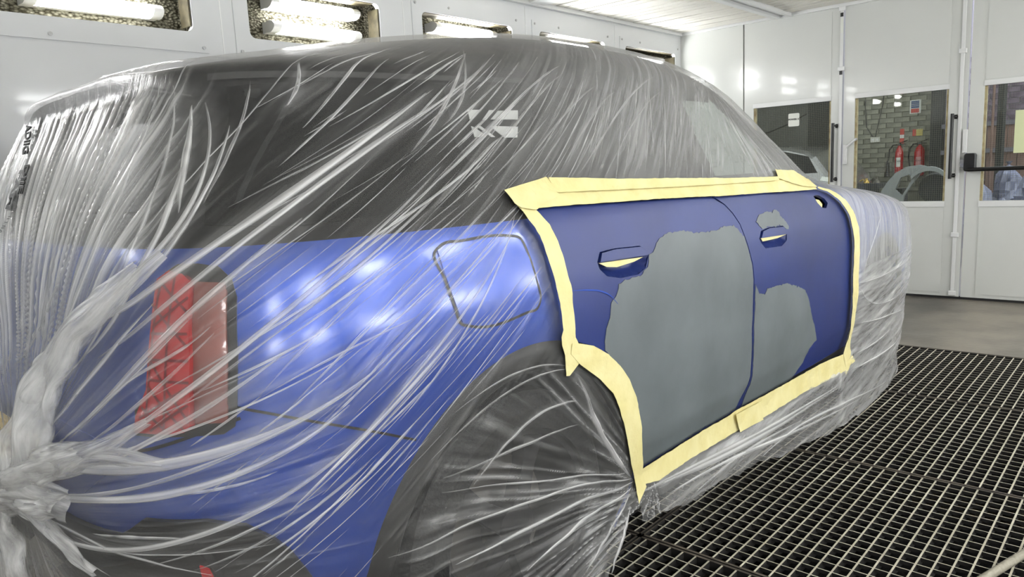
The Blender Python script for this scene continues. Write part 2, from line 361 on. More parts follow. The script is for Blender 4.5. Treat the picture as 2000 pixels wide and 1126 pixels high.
S['primer_front'] = [(-67.9,0.785),(-66.11,0.747),(-63.79,0.738),(-62.65,0.754),(-58.74,0.754),(-54.35,0.747),(-50.23,0.721),(-47.67,0.694),(-46.4,0.656),(-44.85,0.571),(-43.36,0.515),(-42.37,0.459),(-44.55,0.436),(-44.8,0.382),(-45.93,0.361),(-47.18,0.332),(-60.4,0.343),(-68.5,0.349),(-68.36,0.39),(-67.59,0.458),(-68.31,0.632),(-68.07,0.671)]
S['primer_small'] = [(-65.57,0.995),(-64.59,1.008),(-63.24,1.018),(-60.52,1.025),(-58.21,1.018),(-56.84,1.027),(-55.54,1.015),(-55.41,1),(-53.99,0.98),(-52.98,0.952),(-53.3,0.938),(-54.34,0.947),(-55.53,0.959),(-60.93,0.966),(-63.57,0.961),(-64.56,0.975)]
S['mirror_hole'] = [(-42.06,1.048),(-41.06,1.049),(-40.33,1.047),(-39.15,1.031),(-38.61,1.011),(-39.44,0.993),(-40.62,0.997),(-41.63,1.02)]
S['mirror_tape'] = [(-41.99,1.044),(-39.6,1.032),(-39.05,1.012),(-39.54,0.996),(-40.58,0.999),(-41.56,1.02)]
S['cup_rear'] = [(-120.01,0.969),(-119.26,0.993),(-116.21,0.995),(-109.66,0.989),(-108.18,0.974),(-107.59,0.959),(-108.71,0.928),(-110.95,0.915),(-115.27,0.917),(-118.3,0.93),(-119.65,0.951)]
S['bar_rear'] = [(-119.66,0.967),(-119.18,0.99),(-116.23,0.993),(-109.82,0.987),(-108.44,0.973),(-108.03,0.96)]
S['ht_rear'] = [(-119.67,0.966),(-109.13,0.958),(-111.58,0.951),(-115.89,0.947),(-118.13,0.953)]
S['cup_front'] = [(-65.14,0.933),(-64.04,0.959),(-60.81,0.965),(-55.2,0.96),(-53.97,0.939),(-54.29,0.905),(-56.3,0.889),(-62.91,0.896),(-64.44,0.917)]
S['bar_front'] = [(-64.69,0.934),(-63.65,0.957),(-60.78,0.963),(-55.35,0.958),(-54.07,0.939),(-54.11,0.927)]
S['ht_front'] = [(-64.47,0.935),(-54.11,0.927),(-57.69,0.921),(-63.75,0.922)]
S['fuel'] = [(-139.54,1.053),(-139.06,1.063),(-137.44,1.066),(-132.88,1.064),(-131.42,1.055),(-130.48,1.013),(-129.81,0.96),(-129.46,0.912),(-129.85,0.896),(-131.15,0.891),(-136.9,0.891),(-137.74,0.901),(-138.16,0.936),(-138.88,0.995)]
S['light_house'] = [(-158.75,0.762),(-158.87,0.806),(-157.66,0.844),(-157.19,0.922),(-156.94,0.974),(-156.27,1.054),(-155.38,1.068),(-153.96,1.068),(-152.62,1.062),(-151.74,1.041),(-151.31,1.009),(-151.15,0.91),(-151.34,0.814),(-151.53,0.786),(-152.18,0.774),(-154.01,0.771),(-157.2,0.764)]
S['lens_rear'] = [(-156.2,1.041),(-155.4,1.054),(-154.46,1.048),(-153.95,1.037),(-153.72,0.907),(-153.91,0.792),(-154.24,0.782),(-154.89,0.777),(-158.04,0.772),(-157.89,0.801),(-156.91,0.852),(-156.62,0.923),(-156.41,0.975)]
S['lens_side'] = [(-153.84,1.037),(-152.03,1.033),(-151.87,1.017),(-151.69,0.905),(-151.86,0.796),(-153.74,0.795)]
S['seam'] = [(-151.31,0.819),(-149.51,0.802),(-147.65,0.78),(-144.38,0.736),(-141.57,0.691)]
S['clad_out'] = [(-145.42,0.426),(-144.78,0.485),(-143.72,0.569),(-142.49,0.638),(-141.29,0.692),(-139.84,0.732),(-137.93,0.764),(-135.86,0.787),(-133.26,0.802),(-130.25,0.806),(-127.08,0.797)]
S['clad_in'] = [(-144,0.398),(-142.54,0.52),(-141.28,0.592),(-139.01,0.677),(-135.98,0.736),(-132.41,0.763),(-126.85,0.767)]
S['lower_black'] = [(-170.6,0.558),(-166.9,0.562),(-160.12,0.578),(-158.99,0.595),(-157.6,0.622),(-153.42,0.625),(-151.36,0.609),(-150.05,0.573),(-149.34,0.539),(-148.72,0.488),(-148.54,0.469)]
S['bump_step'] = [(-154.25,0.584),(-153.38,0.558),(-152.99,0.502)]
S['reflector'] = [(-153.86,0.552),(-153.46,0.545),(-153.31,0.526),(-153.32,0.503),(-154.04,0.504)]
S['win_rear_q'] = [(-154.39,1.133),(-155.94,1.265),(-155.61,1.392),(-150.43,1.399),(-138.78,1.403),(-138.27,1.328),(-137.25,1.258),(-135.41,1.218),(-137.37,1.138),(-148,1.123)]
S['win_rear_door'] = [(-128.69,1.182),(-126.38,1.413),(-85.96,1.431),(-82.23,1.347),(-77.83,1.148)]
S['win_front_door'] = [(-73.71,1.401),(-57.96,1.411),(-43.59,1.141),(-74.59,1.146)]
S['pillar_gfx1'] = [(-136.51,1.345),(-135.03,1.346),(-135.96,1.324),(-136.32,1.323)]
S['pillar_gfx2'] = [(-133.84,1.346),(-133.22,1.346),(-134.26,1.323),(-134.78,1.323)]
S['pillar_gfx3'] = [(-132.65,1.345),(-129.6,1.348),(-129.79,1.325),(-133.73,1.324)]
S['pillar_gfx4'] = [(-136.17,1.307),(-135.77,1.304),(-134.42,1.284),(-135.82,1.282)]
S['pillar_gfx5'] = [(-135.52,1.307),(-135.02,1.307),(-133.33,1.282),(-133.79,1.282)]
S['pillar_gfx6'] = [(-133.87,1.308),(-129.94,1.307),(-130.25,1.281),(-132.1,1.281)]
S['sail'] = [(-138.89,1.403),(-138.27,1.328),(-137.51,1.264),(-135.69,1.221),(-133.95,1.216),(-128.39,1.212)]
S['cpillar_seam'] = [(-150.46,1.404),(-151.8,1.319),(-152.47,1.241),(-152.6,1.167)]
S['belt'] = [(-157.08,1.127),(-151.37,1.103),(-144.78,1.093),(-137.41,1.092),(-131.48,1.1)]
S['crease'] = [(-125.04,0.916),(-122.28,0.908),(-119.96,0.898),(-117.81,0.878),(-116.44,0.854)]
S['tape_top2'] = [(-127.23,1.179),(-113.42,1.165),(-91.24,1.153),(-72.36,1.142),(-52.68,1.132),(-53.35,1.118),(-73.48,1.124),(-92.47,1.129),(-114.18,1.137),(-126.17,1.143),(-126.77,1.161)]
S['tape_sill2'] = [(-76.12,0.364),(-64.64,0.355),(-64.22,0.28),(-70.25,0.287),(-74.55,0.291)]
S['of_rear'] = [(-129.29,1.116),(-126.43,1.116),(-112.11,1.11),(-99.3,1.104),(-83.08,1.096),(-81.81,1.089),(-78.51,1.066),(-76.09,1.035),(-74.1,0.999),(-73.04,0.957),(-71.9,0.914),(-70.6,0.856),(-70.21,0.804),(-70.41,0.679),(-70.65,0.641),(-70.2,0.471),(-72.52,0.412),(-74.84,0.371),(-78.43,0.367),(-89.75,0.37),(-101.16,0.368),(-110.94,0.364),(-111.79,0.451),(-112.59,0.533),(-113.68,0.595),(-115.23,0.652),(-117.38,0.7),(-119.74,0.739),(-122.45,0.773),(-125.1,0.795),(-125.31,0.809),(-125.44,0.872),(-125.7,0.935),(-126.22,0.988),(-126.89,1.037),(-127.87,1.076),(-129.38,1.107)]
S['of_front'] = [(-81.86,1.095),(-58.74,1.086),(-41.11,1.073),(-38.8,1.053),(-36.76,1.01),(-35.5,0.952),(-34.85,0.884),(-34.71,0.787),(-34.71,0.66),(-34.24,0.492),(-33.54,0.392),(-34.36,0.328),(-38.62,0.341),(-43.96,0.35),(-50.95,0.353),(-64.27,0.362),(-74.84,0.371),(-72.52,0.412),(-70.2,0.471),(-70.65,0.641),(-70.41,0.679),(-70.21,0.804),(-70.6,0.856),(-71.9,0.914),(-73.04,0.957),(-74.1,0.999),(-76.09,1.035),(-78.51,1.066)]
S['film_edge'] = [(-115.15,0.26),(-117.68,0.202),(-120.3,0.132)]
S['hem'] = [(-35.3,0.019),(-42.97,0.05),(-62.08,0.121),(-79.9,0.163),(-88.71,0.17),(-98.75,0.181),(-110.24,0.218),(-115.35,0.234)]
S['text1'] = [(167.85,1.377),(172.12,1.293)]
S['text2'] = [(174.8,1.267),(176.78,1.196)]
S['text3'] = [(173.83,1.256),(174.56,1.163)]
S['text4'] = [(177.21,1.169),(173.92,1.094)]
FOLDS = [
 ([(-168.11,0.656),(-159.18,0.737),(-154.36,0.79),(-150.56,0.86),(-148.09,0.919)], 0.012, 0.8),
 ([(-165.28,0.652),(-156.89,0.712),(-152.3,0.733),(-148.22,0.77),(-144.43,0.844)], 0.008, 0.65),
 ([(-166.19,0.606),(-159,0.598),(-154.79,0.567),(-152.55,0.537)], 0.006, 0.6),
 ([(-167.41,0.585),(-162.36,0.565),(-158.77,0.536)], 0.006, 0.7),
 ([(-155.69,0.567),(-152.15,0.6),(-149.06,0.627),(-146.45,0.66)], 0.005, 0.65),
 ([(-153.49,0.554),(-150.24,0.586),(-147.6,0.622),(-144.22,0.686)], 0.005, 0.65),
 ([(-151.52,0.538),(-148.25,0.587),(-144.87,0.653),(-142.05,0.715)], 0.005, 0.7),
 ([(-164.24,0.738),(-159.02,0.839),(-155.86,0.914),(-153.27,0.982)], 0.009, 0.8),
 ([(-166.16,0.746),(-162.19,0.845),(-158.73,0.935),(-155.9,1.008)], 0.01, 0.8),
 ([(-162.58,0.73),(-157.41,0.819),(-154.62,0.881),(-151.95,0.955)], 0.007, 0.7),
 ([(176.14,1.439),(-171.09,1.436),(-162.53,1.41),(-159.69,1.391),(-157.9,1.361)], 0.02, 0.55),  # whitish reflection along the spoiler lip, drawn as a milky fold
 ([(-157.52,1.353),(-157.06,1.305),(-156.48,1.237),(-155.76,1.154)], 0.013, 0.8),
 ([(-112.4,0.303),(-97.73,0.271),(-78.84,0.246),(-56.75,0.221),(-35.7,0.199)], 0.02, 0.8),
 ([(-162.73,0.952),(-156.49,1.033),(-152.66,1.09),(-149.14,1.162),(-145.58,1.281),(-140.66,1.373)], 0.016, 1),
 ([(-160.88,0.902),(-155.13,1.008),(-150.89,1.096),(-148.05,1.174),(-145.41,1.252),(-138.68,1.366)], 0.012, 0.8),
 ([(-170.09,0.632),(-159.32,0.753),(-154.78,0.831),(-150.6,0.919),(-146.63,1.016),(-142.81,1.131),(-139.11,1.215)], 0.009, 0.7),
 ([(-155.4,0.806),(-150.58,0.894),(-147.11,0.984),(-142.66,1.093),(-137.24,1.213)], 0.006, 0.5),
 ([(-172.52,0.636),(-160.04,0.721),(-154.29,0.744),(-150.98,0.765),(-148.18,0.787),(-145.56,0.819),(-143.56,0.856)], 0.017, 1),
 ([(-168.07,0.606),(-158.77,0.676),(-154.25,0.698),(-150.28,0.72),(-147.23,0.762),(-145.06,0.802)], 0.014, 0.9),
 ([(-169.59,0.577),(-162.09,0.587),(-156.71,0.6),(-153.1,0.614),(-149.45,0.654),(-146.32,0.708),(-142.82,0.783)], 0.01, 0.8),
 ([(-166.75,1.42),(-166.84,1.28),(-168.71,1.148),(-175.01,1.005),(179.28,0.879)], 0.008, 0.7),
 ([(-163.64,1.417),(-163.89,1.256),(-164.36,1.129),(-169.73,0.984),(-175.46,0.831)], 0.008, 0.8),
 ([(-161.49,1.412),(-160.88,1.271),(-160.95,1.139),(-164.66,0.985),(-170.35,0.83)], 0.009, 0.8),
 ([(-159.69,1.397),(-158.1,1.239),(-157.59,1.129),(-160.27,0.994),(-166.06,0.829)], 0.01, 0.9),
 ([(-157.54,1.35),(-156.52,1.237),(-156.4,1.137),(-157.84,1.032),(-162.96,0.896)], 0.012, 1),
 ([(-156.45,1.353),(-155.04,1.235),(-154.75,1.171),(-155.45,1.11),(-158.33,1.032),(-164.68,0.899),(-168.35,0.753)], 0.014, 1),
 ([(-154.26,1.31),(-154.23,1.224),(-155.26,1.11),(-159.11,0.996)], 0.01, 0.7),
 ([(-148.05,1.133),(-150.66,1.062),(-153.34,0.999),(-157.38,0.877),(-162.46,0.765)], 0.012, 0.8),
 ([(-153.35,1.398),(-153.53,1.309),(-154.21,1.17)], 0.007, 0.5),
 ([(-150.35,1.434),(-150.15,1.402),(-150.69,1.346)], 0.009, 0.8),
 ([(-149.64,0.839),(-146.52,0.938),(-142.57,1.037),(-137.32,1.139)], 0.005, 0.5),
 ([(-148.14,0.814),(-144.35,0.917),(-139.06,1.043),(-131.68,1.185)], 0.006, 0.6),
 ([(-146.69,0.777),(-142.64,0.879),(-137.5,0.997),(-133.41,1.088)], 0.006, 0.5),
 ([(-144.05,0.754),(-140.05,0.861),(-135.79,0.97),(-132.34,1.075)], 0.006, 0.7),
 ([(-142.28,0.748),(-137.74,0.876),(-133.31,1.045),(-131.86,1.107)], 0.006, 0.6),
 ([(-148.55,0.632),(-144.67,0.731),(-140.81,0.826),(-137.69,0.897)], 0.008, 0.8),
 ([(-146.66,0.601),(-143.66,0.68),(-140.27,0.76)], 0.006, 0.6),
 ([(-138.2,1.214),(-133.55,1.316),(-126.33,1.411),(-119.21,1.476)], 0.007, 0.6),
 ([(-135.16,1.211),(-130.82,1.305),(-120.09,1.445)], 0.006, 0.5),
 ([(-130.93,1.196),(-123.83,1.306),(-110.46,1.425)], 0.006, 0.5),
 ([(-124.67,1.191),(-116.9,1.307),(-103.77,1.415)], 0.007, 0.6),
 ([(-120.78,1.188),(-106.94,1.339),(-82.03,1.479)], 0.007, 0.6),
 ([(-115.18,1.178),(-102.79,1.31),(-83.58,1.428)], 0.006, 0.5),
 ([(-139.18,1.303),(-137.05,1.374),(-136.69,1.496)], 0.008, 0.5),
 ([(-141.71,1.249),(-138.69,1.361),(-136.32,1.488)], 0.008, 0.6),
 ([(-66.13,1.369),(-76.04,1.155)], 0.008, 0.6),
 ([(-60.07,1.354),(-64.79,1.156)], 0.007, 0.6),
 ([(-79.47,1.347),(-98.34,1.168)], 0.007, 0.5),
 ([(-51.16,1.339),(-53.17,1.167)], 0.007, 0.6),
 ([(-40.95,1.326),(-43.06,1.171)], 0.007, 0.6),
 ([(-25.77,1.015),(-27.83,0.89),(-29.92,0.782),(-32.43,0.658)], 0.007, 0.7),
 ([(-33.16,0.636),(-29.58,0.622),(-24.9,0.624),(-20.87,0.631)], 0.008, 0.9),
 ([(-33.14,0.629),(-30.12,0.494),(-26.63,0.503),(-20.62,0.473)], 0.008, 0.8),
 ([(-32.46,0.447),(-26.65,0.404),(-19.01,0.336)], 0.008, 0.9),
 ([(-31.62,0.295),(-27.42,0.287),(-23.31,0.298)], 0.01, 1),
 ([(-32.68,0.234),(-27.79,0.213),(-21.19,0.201)], 0.01, 1),
 ([(-66.23,0.155),(-42.4,0.123),(-34.58,0.137),(-24.26,0.024)], 0.012, 1),
 ([(-103.47,0.249),(-79.32,0.213),(-49.36,0.155),(-30.83,0.068)], 0.012, 0.9),
 ([(-109.55,0.295),(-87.42,0.274),(-60.81,0.237),(-35.62,0.21)], 0.016, 0.9),
 ([(-94.69,0.197),(-72.47,0.211),(-49.2,0.175)], 0.014, 0.6),
 ([(-112.76,0.353),(-122.89,0.386),(-134,0.448),(-140.27,0.492),(-143.83,0.459)], 0.008, 0.8),
 ([(-112.77,0.338),(-124.75,0.359),(-134.13,0.364),(-139.08,0.367)], 0.01, 1),
 ([(-113.36,0.327),(-122,0.307),(-129.11,0.281),(-131.95,0.262)], 0.009, 0.9),
 ([(-114.35,0.319),(-119.15,0.242),(-123.66,0.173)], 0.009, 0.9),
 ([(-114.59,0.285),(-117.02,0.211),(-119.74,0.135)], 0.01, 1),
 ([(-125.05,0.71),(-123.05,0.613),(-120.16,0.511),(-113.59,0.359)], 0.018, 1),
 ([(-124.44,0.583),(-130.12,0.589),(-135.75,0.593),(-139.94,0.605)], 0.007, 0.6),
 ([(-124.75,0.651),(-128.63,0.652),(-133.62,0.632),(-137.24,0.55)], 0.008, 0.6),
 ([(-126.21,0.736),(-133.39,0.736),(-138.15,0.698),(-140.55,0.646)], 0.006, 0.6),
 ([(-126.19,0.742),(-134.36,0.766),(-138.87,0.726)], 0.005, 0.5),
 ([(-113.92,0.377),(-125.77,0.443),(-134.4,0.517),(-140.03,0.572)], 0.006, 0.6),
]
BUNCH = [
 ([(-157.19,1.063),(-159.24,1.013),(-162.28,0.944),(-164.33,0.854),(-165.31,0.768),(-165.63,0.704),(-166.82,0.669)], [0.03, 0.05, 0.07, 0.09, 0.1, 0.08, 0.06], [0.03, 0.045, 0.06, 0.07, 0.07, 0.06, 0.05]),
 ([(-155.73,1.085),(-157.84,1.032),(-161.3,0.956),(-164.73,0.853),(-165.35,0.75),(-167.39,0.675)], [0.015, 0.03, 0.04, 0.05, 0.05, 0.04], [0.02, 0.03, 0.04, 0.05, 0.05, 0.05]),
 ([(-161.99,0.954),(-164.25,0.873),(-166.13,0.764),(-166.81,0.715),(-166.39,0.672)], [0.05, 0.08, 0.08, 0.05, 0.03], [0.05, 0.06, 0.08, 0.08, 0.06]),
 ([(-167.24,0.713),(-170.2,0.681),(-169.78,0.659),(-166.39,0.672)], [0.03, 0.06, 0.06, 0.05], [0.09, 0.09, 0.08, 0.07]),
 ([(-154.29,0.744),(-157.89,0.75),(-161.78,0.721),(-166.53,0.68),(-172.49,0.631)], [0.02, 0.03, 0.05, 0.06, 0.06], [0.02, 0.03, 0.05, 0.06, 0.06]),
 ([(-155.42,0.814),(-158.45,0.765),(-161.84,0.725),(-165.64,0.681)], [0.012, 0.03, 0.05, 0.06], [0.02, 0.03, 0.05, 0.06]),
 ([(-175.21,0.611),(-170.09,0.627),(-164.51,0.657),(-161.18,0.655)], [0.06, 0.08, 0.08, 0.05], [0.06, 0.06, 0.05, 0.02]),
 ([(-161.18,0.655),(-165.21,0.638),(-168.99,0.635)], [0.03, 0.05, 0.05], [0.04, 0.05, 0.06]),
 ([(-171.39,0.607),(-169.8,0.564),(-168.39,0.522),(-168.08,0.458)], [0.09, 0.07, 0.06, 0.06], [0.06, 0.06, 0.06, 0.06]),
 ([(-174.62,0.57),(-176.55,0.506),(-172.38,0.485),(-171.28,0.436)], [0.06, 0.06, 0.05, 0.05], [0.07, 0.07, 0.06, 0.06]),
 ([(-167.94,0.633),(-163.73,0.615),(-161.59,0.581),(-159.53,0.544)], [0.04, 0.03, 0.02, 0.02], [0.05, 0.04, 0.03, 0.02]),
 ([(-159.32,0.753),(-163.03,0.714),(-167.25,0.666)], [0.03, 0.06, 0.07], [0.05, 0.06, 0.07]),
]
# ---------------------------------------------------------------- the booth
XW, YL, YR, XB, ZC = 6.774, 3.76, -1.25, -2.0, 2.48
PIT = (0.89, 4.98, -0.836, 2.272)
def struct(o): return tag(o, kind='structure')
def quad(a, b, c, d): return (a, b, c, d)

# floor with the pit opening, pit, floor beyond the doors
o = plate_with_holes('floor', [(XB, YR), (XW + 0.05, YR), (XW + 0.05, YL), (XB, YL)], [[(PIT[0], PIT[2]), (PIT[1], PIT[2]), (PIT[1], PIT[3]), (PIT[0], PIT[3])]], 0.0, -0.06, 'xy', M['conc'])
struct(o); tag(o, 'smeared grey concrete booth floor around the pit', 'floor')
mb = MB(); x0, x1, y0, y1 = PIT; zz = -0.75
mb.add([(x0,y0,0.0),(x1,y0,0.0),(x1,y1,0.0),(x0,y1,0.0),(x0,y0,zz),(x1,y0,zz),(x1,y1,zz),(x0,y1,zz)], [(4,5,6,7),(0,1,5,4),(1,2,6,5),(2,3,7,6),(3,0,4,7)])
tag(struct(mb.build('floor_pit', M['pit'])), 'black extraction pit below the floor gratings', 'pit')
mb = MB().box(XW + 0.05, 16, -3, 9, -0.06, 0.0)
tag(struct(mb.build('floor_yard', M['conc'])), 'concrete ground outside the booth doors', 'ground')

# floor gratings: every bar a piece of its panel
BAR_P, ROD_P, GW = 0.0443, 0.0478, 1.036
rows = [(0.89, 1.92), (1.92, 2.925), (2.925, 3.95), (3.95, 4.98)]
cols = [(0.2, 1.236), (1.236, 2.272), (-0.836, 0.2)]
bar_me = {}
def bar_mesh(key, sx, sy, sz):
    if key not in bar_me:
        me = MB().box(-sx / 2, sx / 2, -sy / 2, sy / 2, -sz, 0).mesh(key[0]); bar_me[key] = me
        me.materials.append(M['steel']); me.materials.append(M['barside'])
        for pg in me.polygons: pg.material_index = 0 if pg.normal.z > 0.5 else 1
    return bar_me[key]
rl = ['nearest the camera', 'second from the camera', 'third from the camera', 'next to the concrete']
cl = ['beside the wrapped sill', 'under the wrapped car', 'outer row away from the car']
for ri, (xa, xb) in enumerate(rows):
    for ci, (ya, yb) in enumerate(cols):
        cx, cy = (xa + xb) / 2, (ya + yb) / 2; L, Wd = xb - xa, yb - ya
        t = thing('floor_grating', 'steel floor grating %s, %s' % (cl[ci], rl[ri]), 'grating', (cx, cy, -0.002), group='floor gratings over the pit')
        g = 0.0035; fb = MB()
        for s in (-1, 1):
            fb.box(s * (L / 2 - g), s * (L / 2 - g - 0.009), -Wd / 2 + g, Wd / 2 - g, -0.034, 0)
            fb.box(-L / 2 + g, L / 2 - g, s * (Wd / 2 - g), s * (Wd / 2 - g - 0.006), -0.034, 0)
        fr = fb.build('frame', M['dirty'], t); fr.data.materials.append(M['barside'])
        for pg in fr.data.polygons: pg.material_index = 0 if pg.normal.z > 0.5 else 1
        nb = int(Wd / BAR_P); off = (Wd - (nb - 1) * BAR_P) / 2
        for k in range(nb):
            yy = -Wd / 2 + off + k * BAR_P
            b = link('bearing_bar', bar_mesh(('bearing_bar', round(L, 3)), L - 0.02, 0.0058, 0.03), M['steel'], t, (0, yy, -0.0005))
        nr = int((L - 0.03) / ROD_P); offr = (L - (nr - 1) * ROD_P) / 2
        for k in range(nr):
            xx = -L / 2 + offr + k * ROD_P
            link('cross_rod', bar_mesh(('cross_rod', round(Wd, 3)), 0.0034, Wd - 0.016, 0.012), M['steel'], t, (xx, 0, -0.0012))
# support rails the gratings rest on
mb = MB()
for (xa, xb) in rows[1:]: mb.box(xa - 0.02, xa + 0.02, PIT[2], PIT[3], -0.12, -0.037)
for yy in (0.2, 1.236): mb.box(PIT[0], PIT[1], yy - 0.02, yy + 0.02, -0.12, -0.037)
mb.box(PIT[0], PIT[0] + 0.02, PIT[2], PIT[3], -0.12, -0.037).box(PIT[1] - 0.02, PIT[1], PIT[2], PIT[3], -0.12, -0.037)
tag(struct(mb.build('trim_pit_rail', M['dirty'])), 'steel rails in the pit carrying the gratings', 'rail')

# walls
BOX_X = [(-1.53, -0.64), (-0.31, 0.58), (0.90, 1.81), (2.12, 3.01), (3.36, 4.25), (4.565, 5.45), (5.77, 6.66)]
BZ = (1.985, 2.275)
ord_l = ['first', 'second', 'third', 'fourth', 'fifth', 'sixth', 'seventh']
for side, yw, sg in (('left', YL, 1), ('right', YR, -1)):
    low_row = [(a, b, -1.0) for a, b in BOX_X] if side == 'right' else []
    holes = [rrect(a, b, BZ[0], BZ[1], 0.035) for a, b in BOX_X] + [rrect(a, b, BZ[0] + d, BZ[1] + d, 0.035) for a, b, d in low_row]
    w = plate_with_holes('wall_' + side, [(XB, 0), (XW + 0.05, 0), (XW + 0.05, ZC + 0.06), (XB, ZC + 0.06)], holes, yw, yw + sg * 0.03, 'xz', M['wall'])
    struct(w); tag(w, 'white painted %s booth wall with light openings' % side, 'wall')
    # upright panel joints
    for a, b in BOX_X:
        for xx in (a - 0.155,):
            struct(link('joint_bead', MB().box(xx - 0.003, xx + 0.003, yw - sg * 0.002, yw, 0.02, ZC).mesh('joint_bead'), M['trimw'], w))
    for bi, (a, b, dz) in list(enumerate([(a, b, 0.0) for a, b in BOX_X])) + list(enumerate(low_row)):
        BZ = (1.985 + dz, 2.275 + dz)
        where = {2: 'cut by the left picture edge', 3: 'above the rear of the car roof', 4: 'above the middle of the car roof', 5: 'fourth along, peeping over the roof', 6: 'nearest the corner by the doors'}.get(bi, 'behind the photographer, number %s from the back wall' % ord_l[bi]) if side == 'left' else 'in the %s row, %s from the back wall' % ('lower' if dz else 'upper', ord_l[bi])
        t = thing('wall_light_box', 'recessed %s wall light box %s' % (side, where), 'light box', (0, 0, 0), group='wall light boxes')
        cov = plate_with_holes('cover_panel', [(a - 0.085, 1.885 + dz), (b + 0.07, 1.885 + dz), (b + 0.07, 2.35 + dz), (a - 0.085, 2.35 + dz)], [rrect(a, b, BZ[0], BZ[1], 0.035)], yw - sg * 0.006, yw, 'xz', M['wall'], t)
        # dark shadow joint under the cover
        d0, d1 = yw + sg * 0.031, yw + sg * 0.185
        rb = MB(); e = 0.02
        rb.add([(a - e, d0, BZ[0] - e), (b + e, d0, BZ[0] - e), (b + e, d0, BZ[1] + e), (a - e, d0, BZ[1] + e), (a - e, d1, BZ[0] - e), (b + e, d1, BZ[0] - e), (b + e, d1, BZ[1] + e), (a - e, d1, BZ[1] + e)],
               [(4, 5, 6, 7), (0, 1, 5, 4), (1, 2, 6, 5), (2, 3, 7, 6), (3, 0, 4, 7)])
        off_ = (side == 'left' and bi == 6); rb.build('reflector', M['hammer'], t)
        MB().box(b - 0.004, b - 0.012, yw + sg * 0.001, yw + sg * 0.1, BZ[0] + 0.03, BZ[1] - 0.03).build('seal_strip', M['boxseal'], t)
        MB().box(a + 0.04, b - 0.04, yw + sg * 0.004, yw + sg * 0.1, BZ[1] + 0.004, BZ[1] - 0.004).build('seal_strip', M['boxseal'], t)
        for sx in (a - 0.055, (a + b) / 2 - 0.2, b + 0.045):
            for sz in (1.91 + dz, 2.325 + dz):
                MB().lathe([(0, 0.009), (0.003, 0.009), (0.006, 0.005)], (sx, yw - sg * 0.012 if sg > 0 else yw + 0.006, sz), 'y', 10).build('screw', M['screw'], t, True)
        lc = (a + b) / 2 + 0.043
        for lz in (2.085 + dz, 2.217 + dz):
            yb_ = yw + sg * 0.10; hh, dd = 0.033, 0.045
            def lampshape(xa, xb):
                m2 = MB(); pr = [(yw + sg * 0.13, lz - hh), (yb_ , lz - hh), (yb_ - sg * dd * 0.55, lz - hh * 0.78), (yb_ - sg * dd, lz - hh * 0.25), (yb_ - sg * dd, lz + hh * 0.25), (yb_ - sg * dd * 0.55, lz + hh * 0.78), (yb_, lz + hh), (yw + sg * 0.13, lz + hh)]
                return m2.prism(pr, xa, xb, 'yz')
            lm = MB().box(lc - 0.3, lc + 0.3, yw + sg * 0.131, yw + sg * 0.184, lz - hh * 0.9, lz + hh * 0.9).build('lamp', M['cap'], t)
            lampshape(lc - 0.252, lc + 0.252).build('diffuser', M['cap'] if off_ and lz > 2.15 else M['lamp'], lm, True)
            for s in (-1, 1):
                lampshape(min(lc + s * 0.2525, lc + s * 0.302), max(lc + s * 0.2525, lc + s * 0.302)).build('end_cap', M['cap'], lm, True)
tag(struct(MB().box(XB - 0.05, XB, YR, YL, 0, ZC + 0.06).build('wall_back', M['wall'])), 'white painted back wall of the booth', 'wall')

# ceiling: backing sheet, slats, beams
ce = struct(MB().box(XB, XW + 0.03, YR, YL, ZC + 0.02, ZC + 0.05).build('ceiling', M['filt'])); tag(ce, 'slatted white filter ceiling of the booth', 'ceiling')
BEAM = (2.64, 2.80)
pitch = 0.1
slat_me = {}
for (ya, yb) in ((BEAM[1] + 0.005, YL - 0.04), (YR + 0.02, BEAM[0] - 0.005)):
    me = MB().box(-0.0425, 0.0425, ya, yb, -0.006, 0.006).mesh('slat')
    for k in range(int((XW - 0.06 - XB) / pitch)):
        xx = XW - 0.085 - k * pitch
        link('slat', me, M['slat'], ce, (xx, 0, ZC + 0.004 + random.uniform(-0.003, 0.003)))
for nm, lab, bx in (('trim_1', 'white ceiling beam running along the booth', (XB, XW, BEAM[0], BEAM[1], ZC - 0.022, ZC + 0.02)),
                ('trim_2', 'white ceiling edge trim over the left wall', (XB, XW, YL - 0.035, YL, ZC - 0.03, ZC + 0.02)),
                ('trim_3', 'white ceiling edge trim over the doors', (XW - 0.03, XW, YR, YL - 0.04, ZC - 0.025, ZC + 0.02)),
                ('trim_4', 'white cross beam between the slatted ceiling bays', (4.42, 4.60, BEAM[1], YL - 0.04, ZC - 0.018, ZC + 0.02))):
    mb = MB().box(*bx)
    if nm == 'trim_1': mb = MB().box(bx[0], bx[1], bx[2], bx[3], ZC - 0.004, ZC + 0.02).box(bx[0], bx[1], bx[2], bx[2] + 0.035, ZC - 0.03, ZC - 0.004).box(bx[0], bx[1], bx[3] - 0.05, bx[3], ZC - 0.03, ZC - 0.004)
    tag(struct(mb.build(nm, M['trimw'], bevel=0.003)), lab, 'trim')

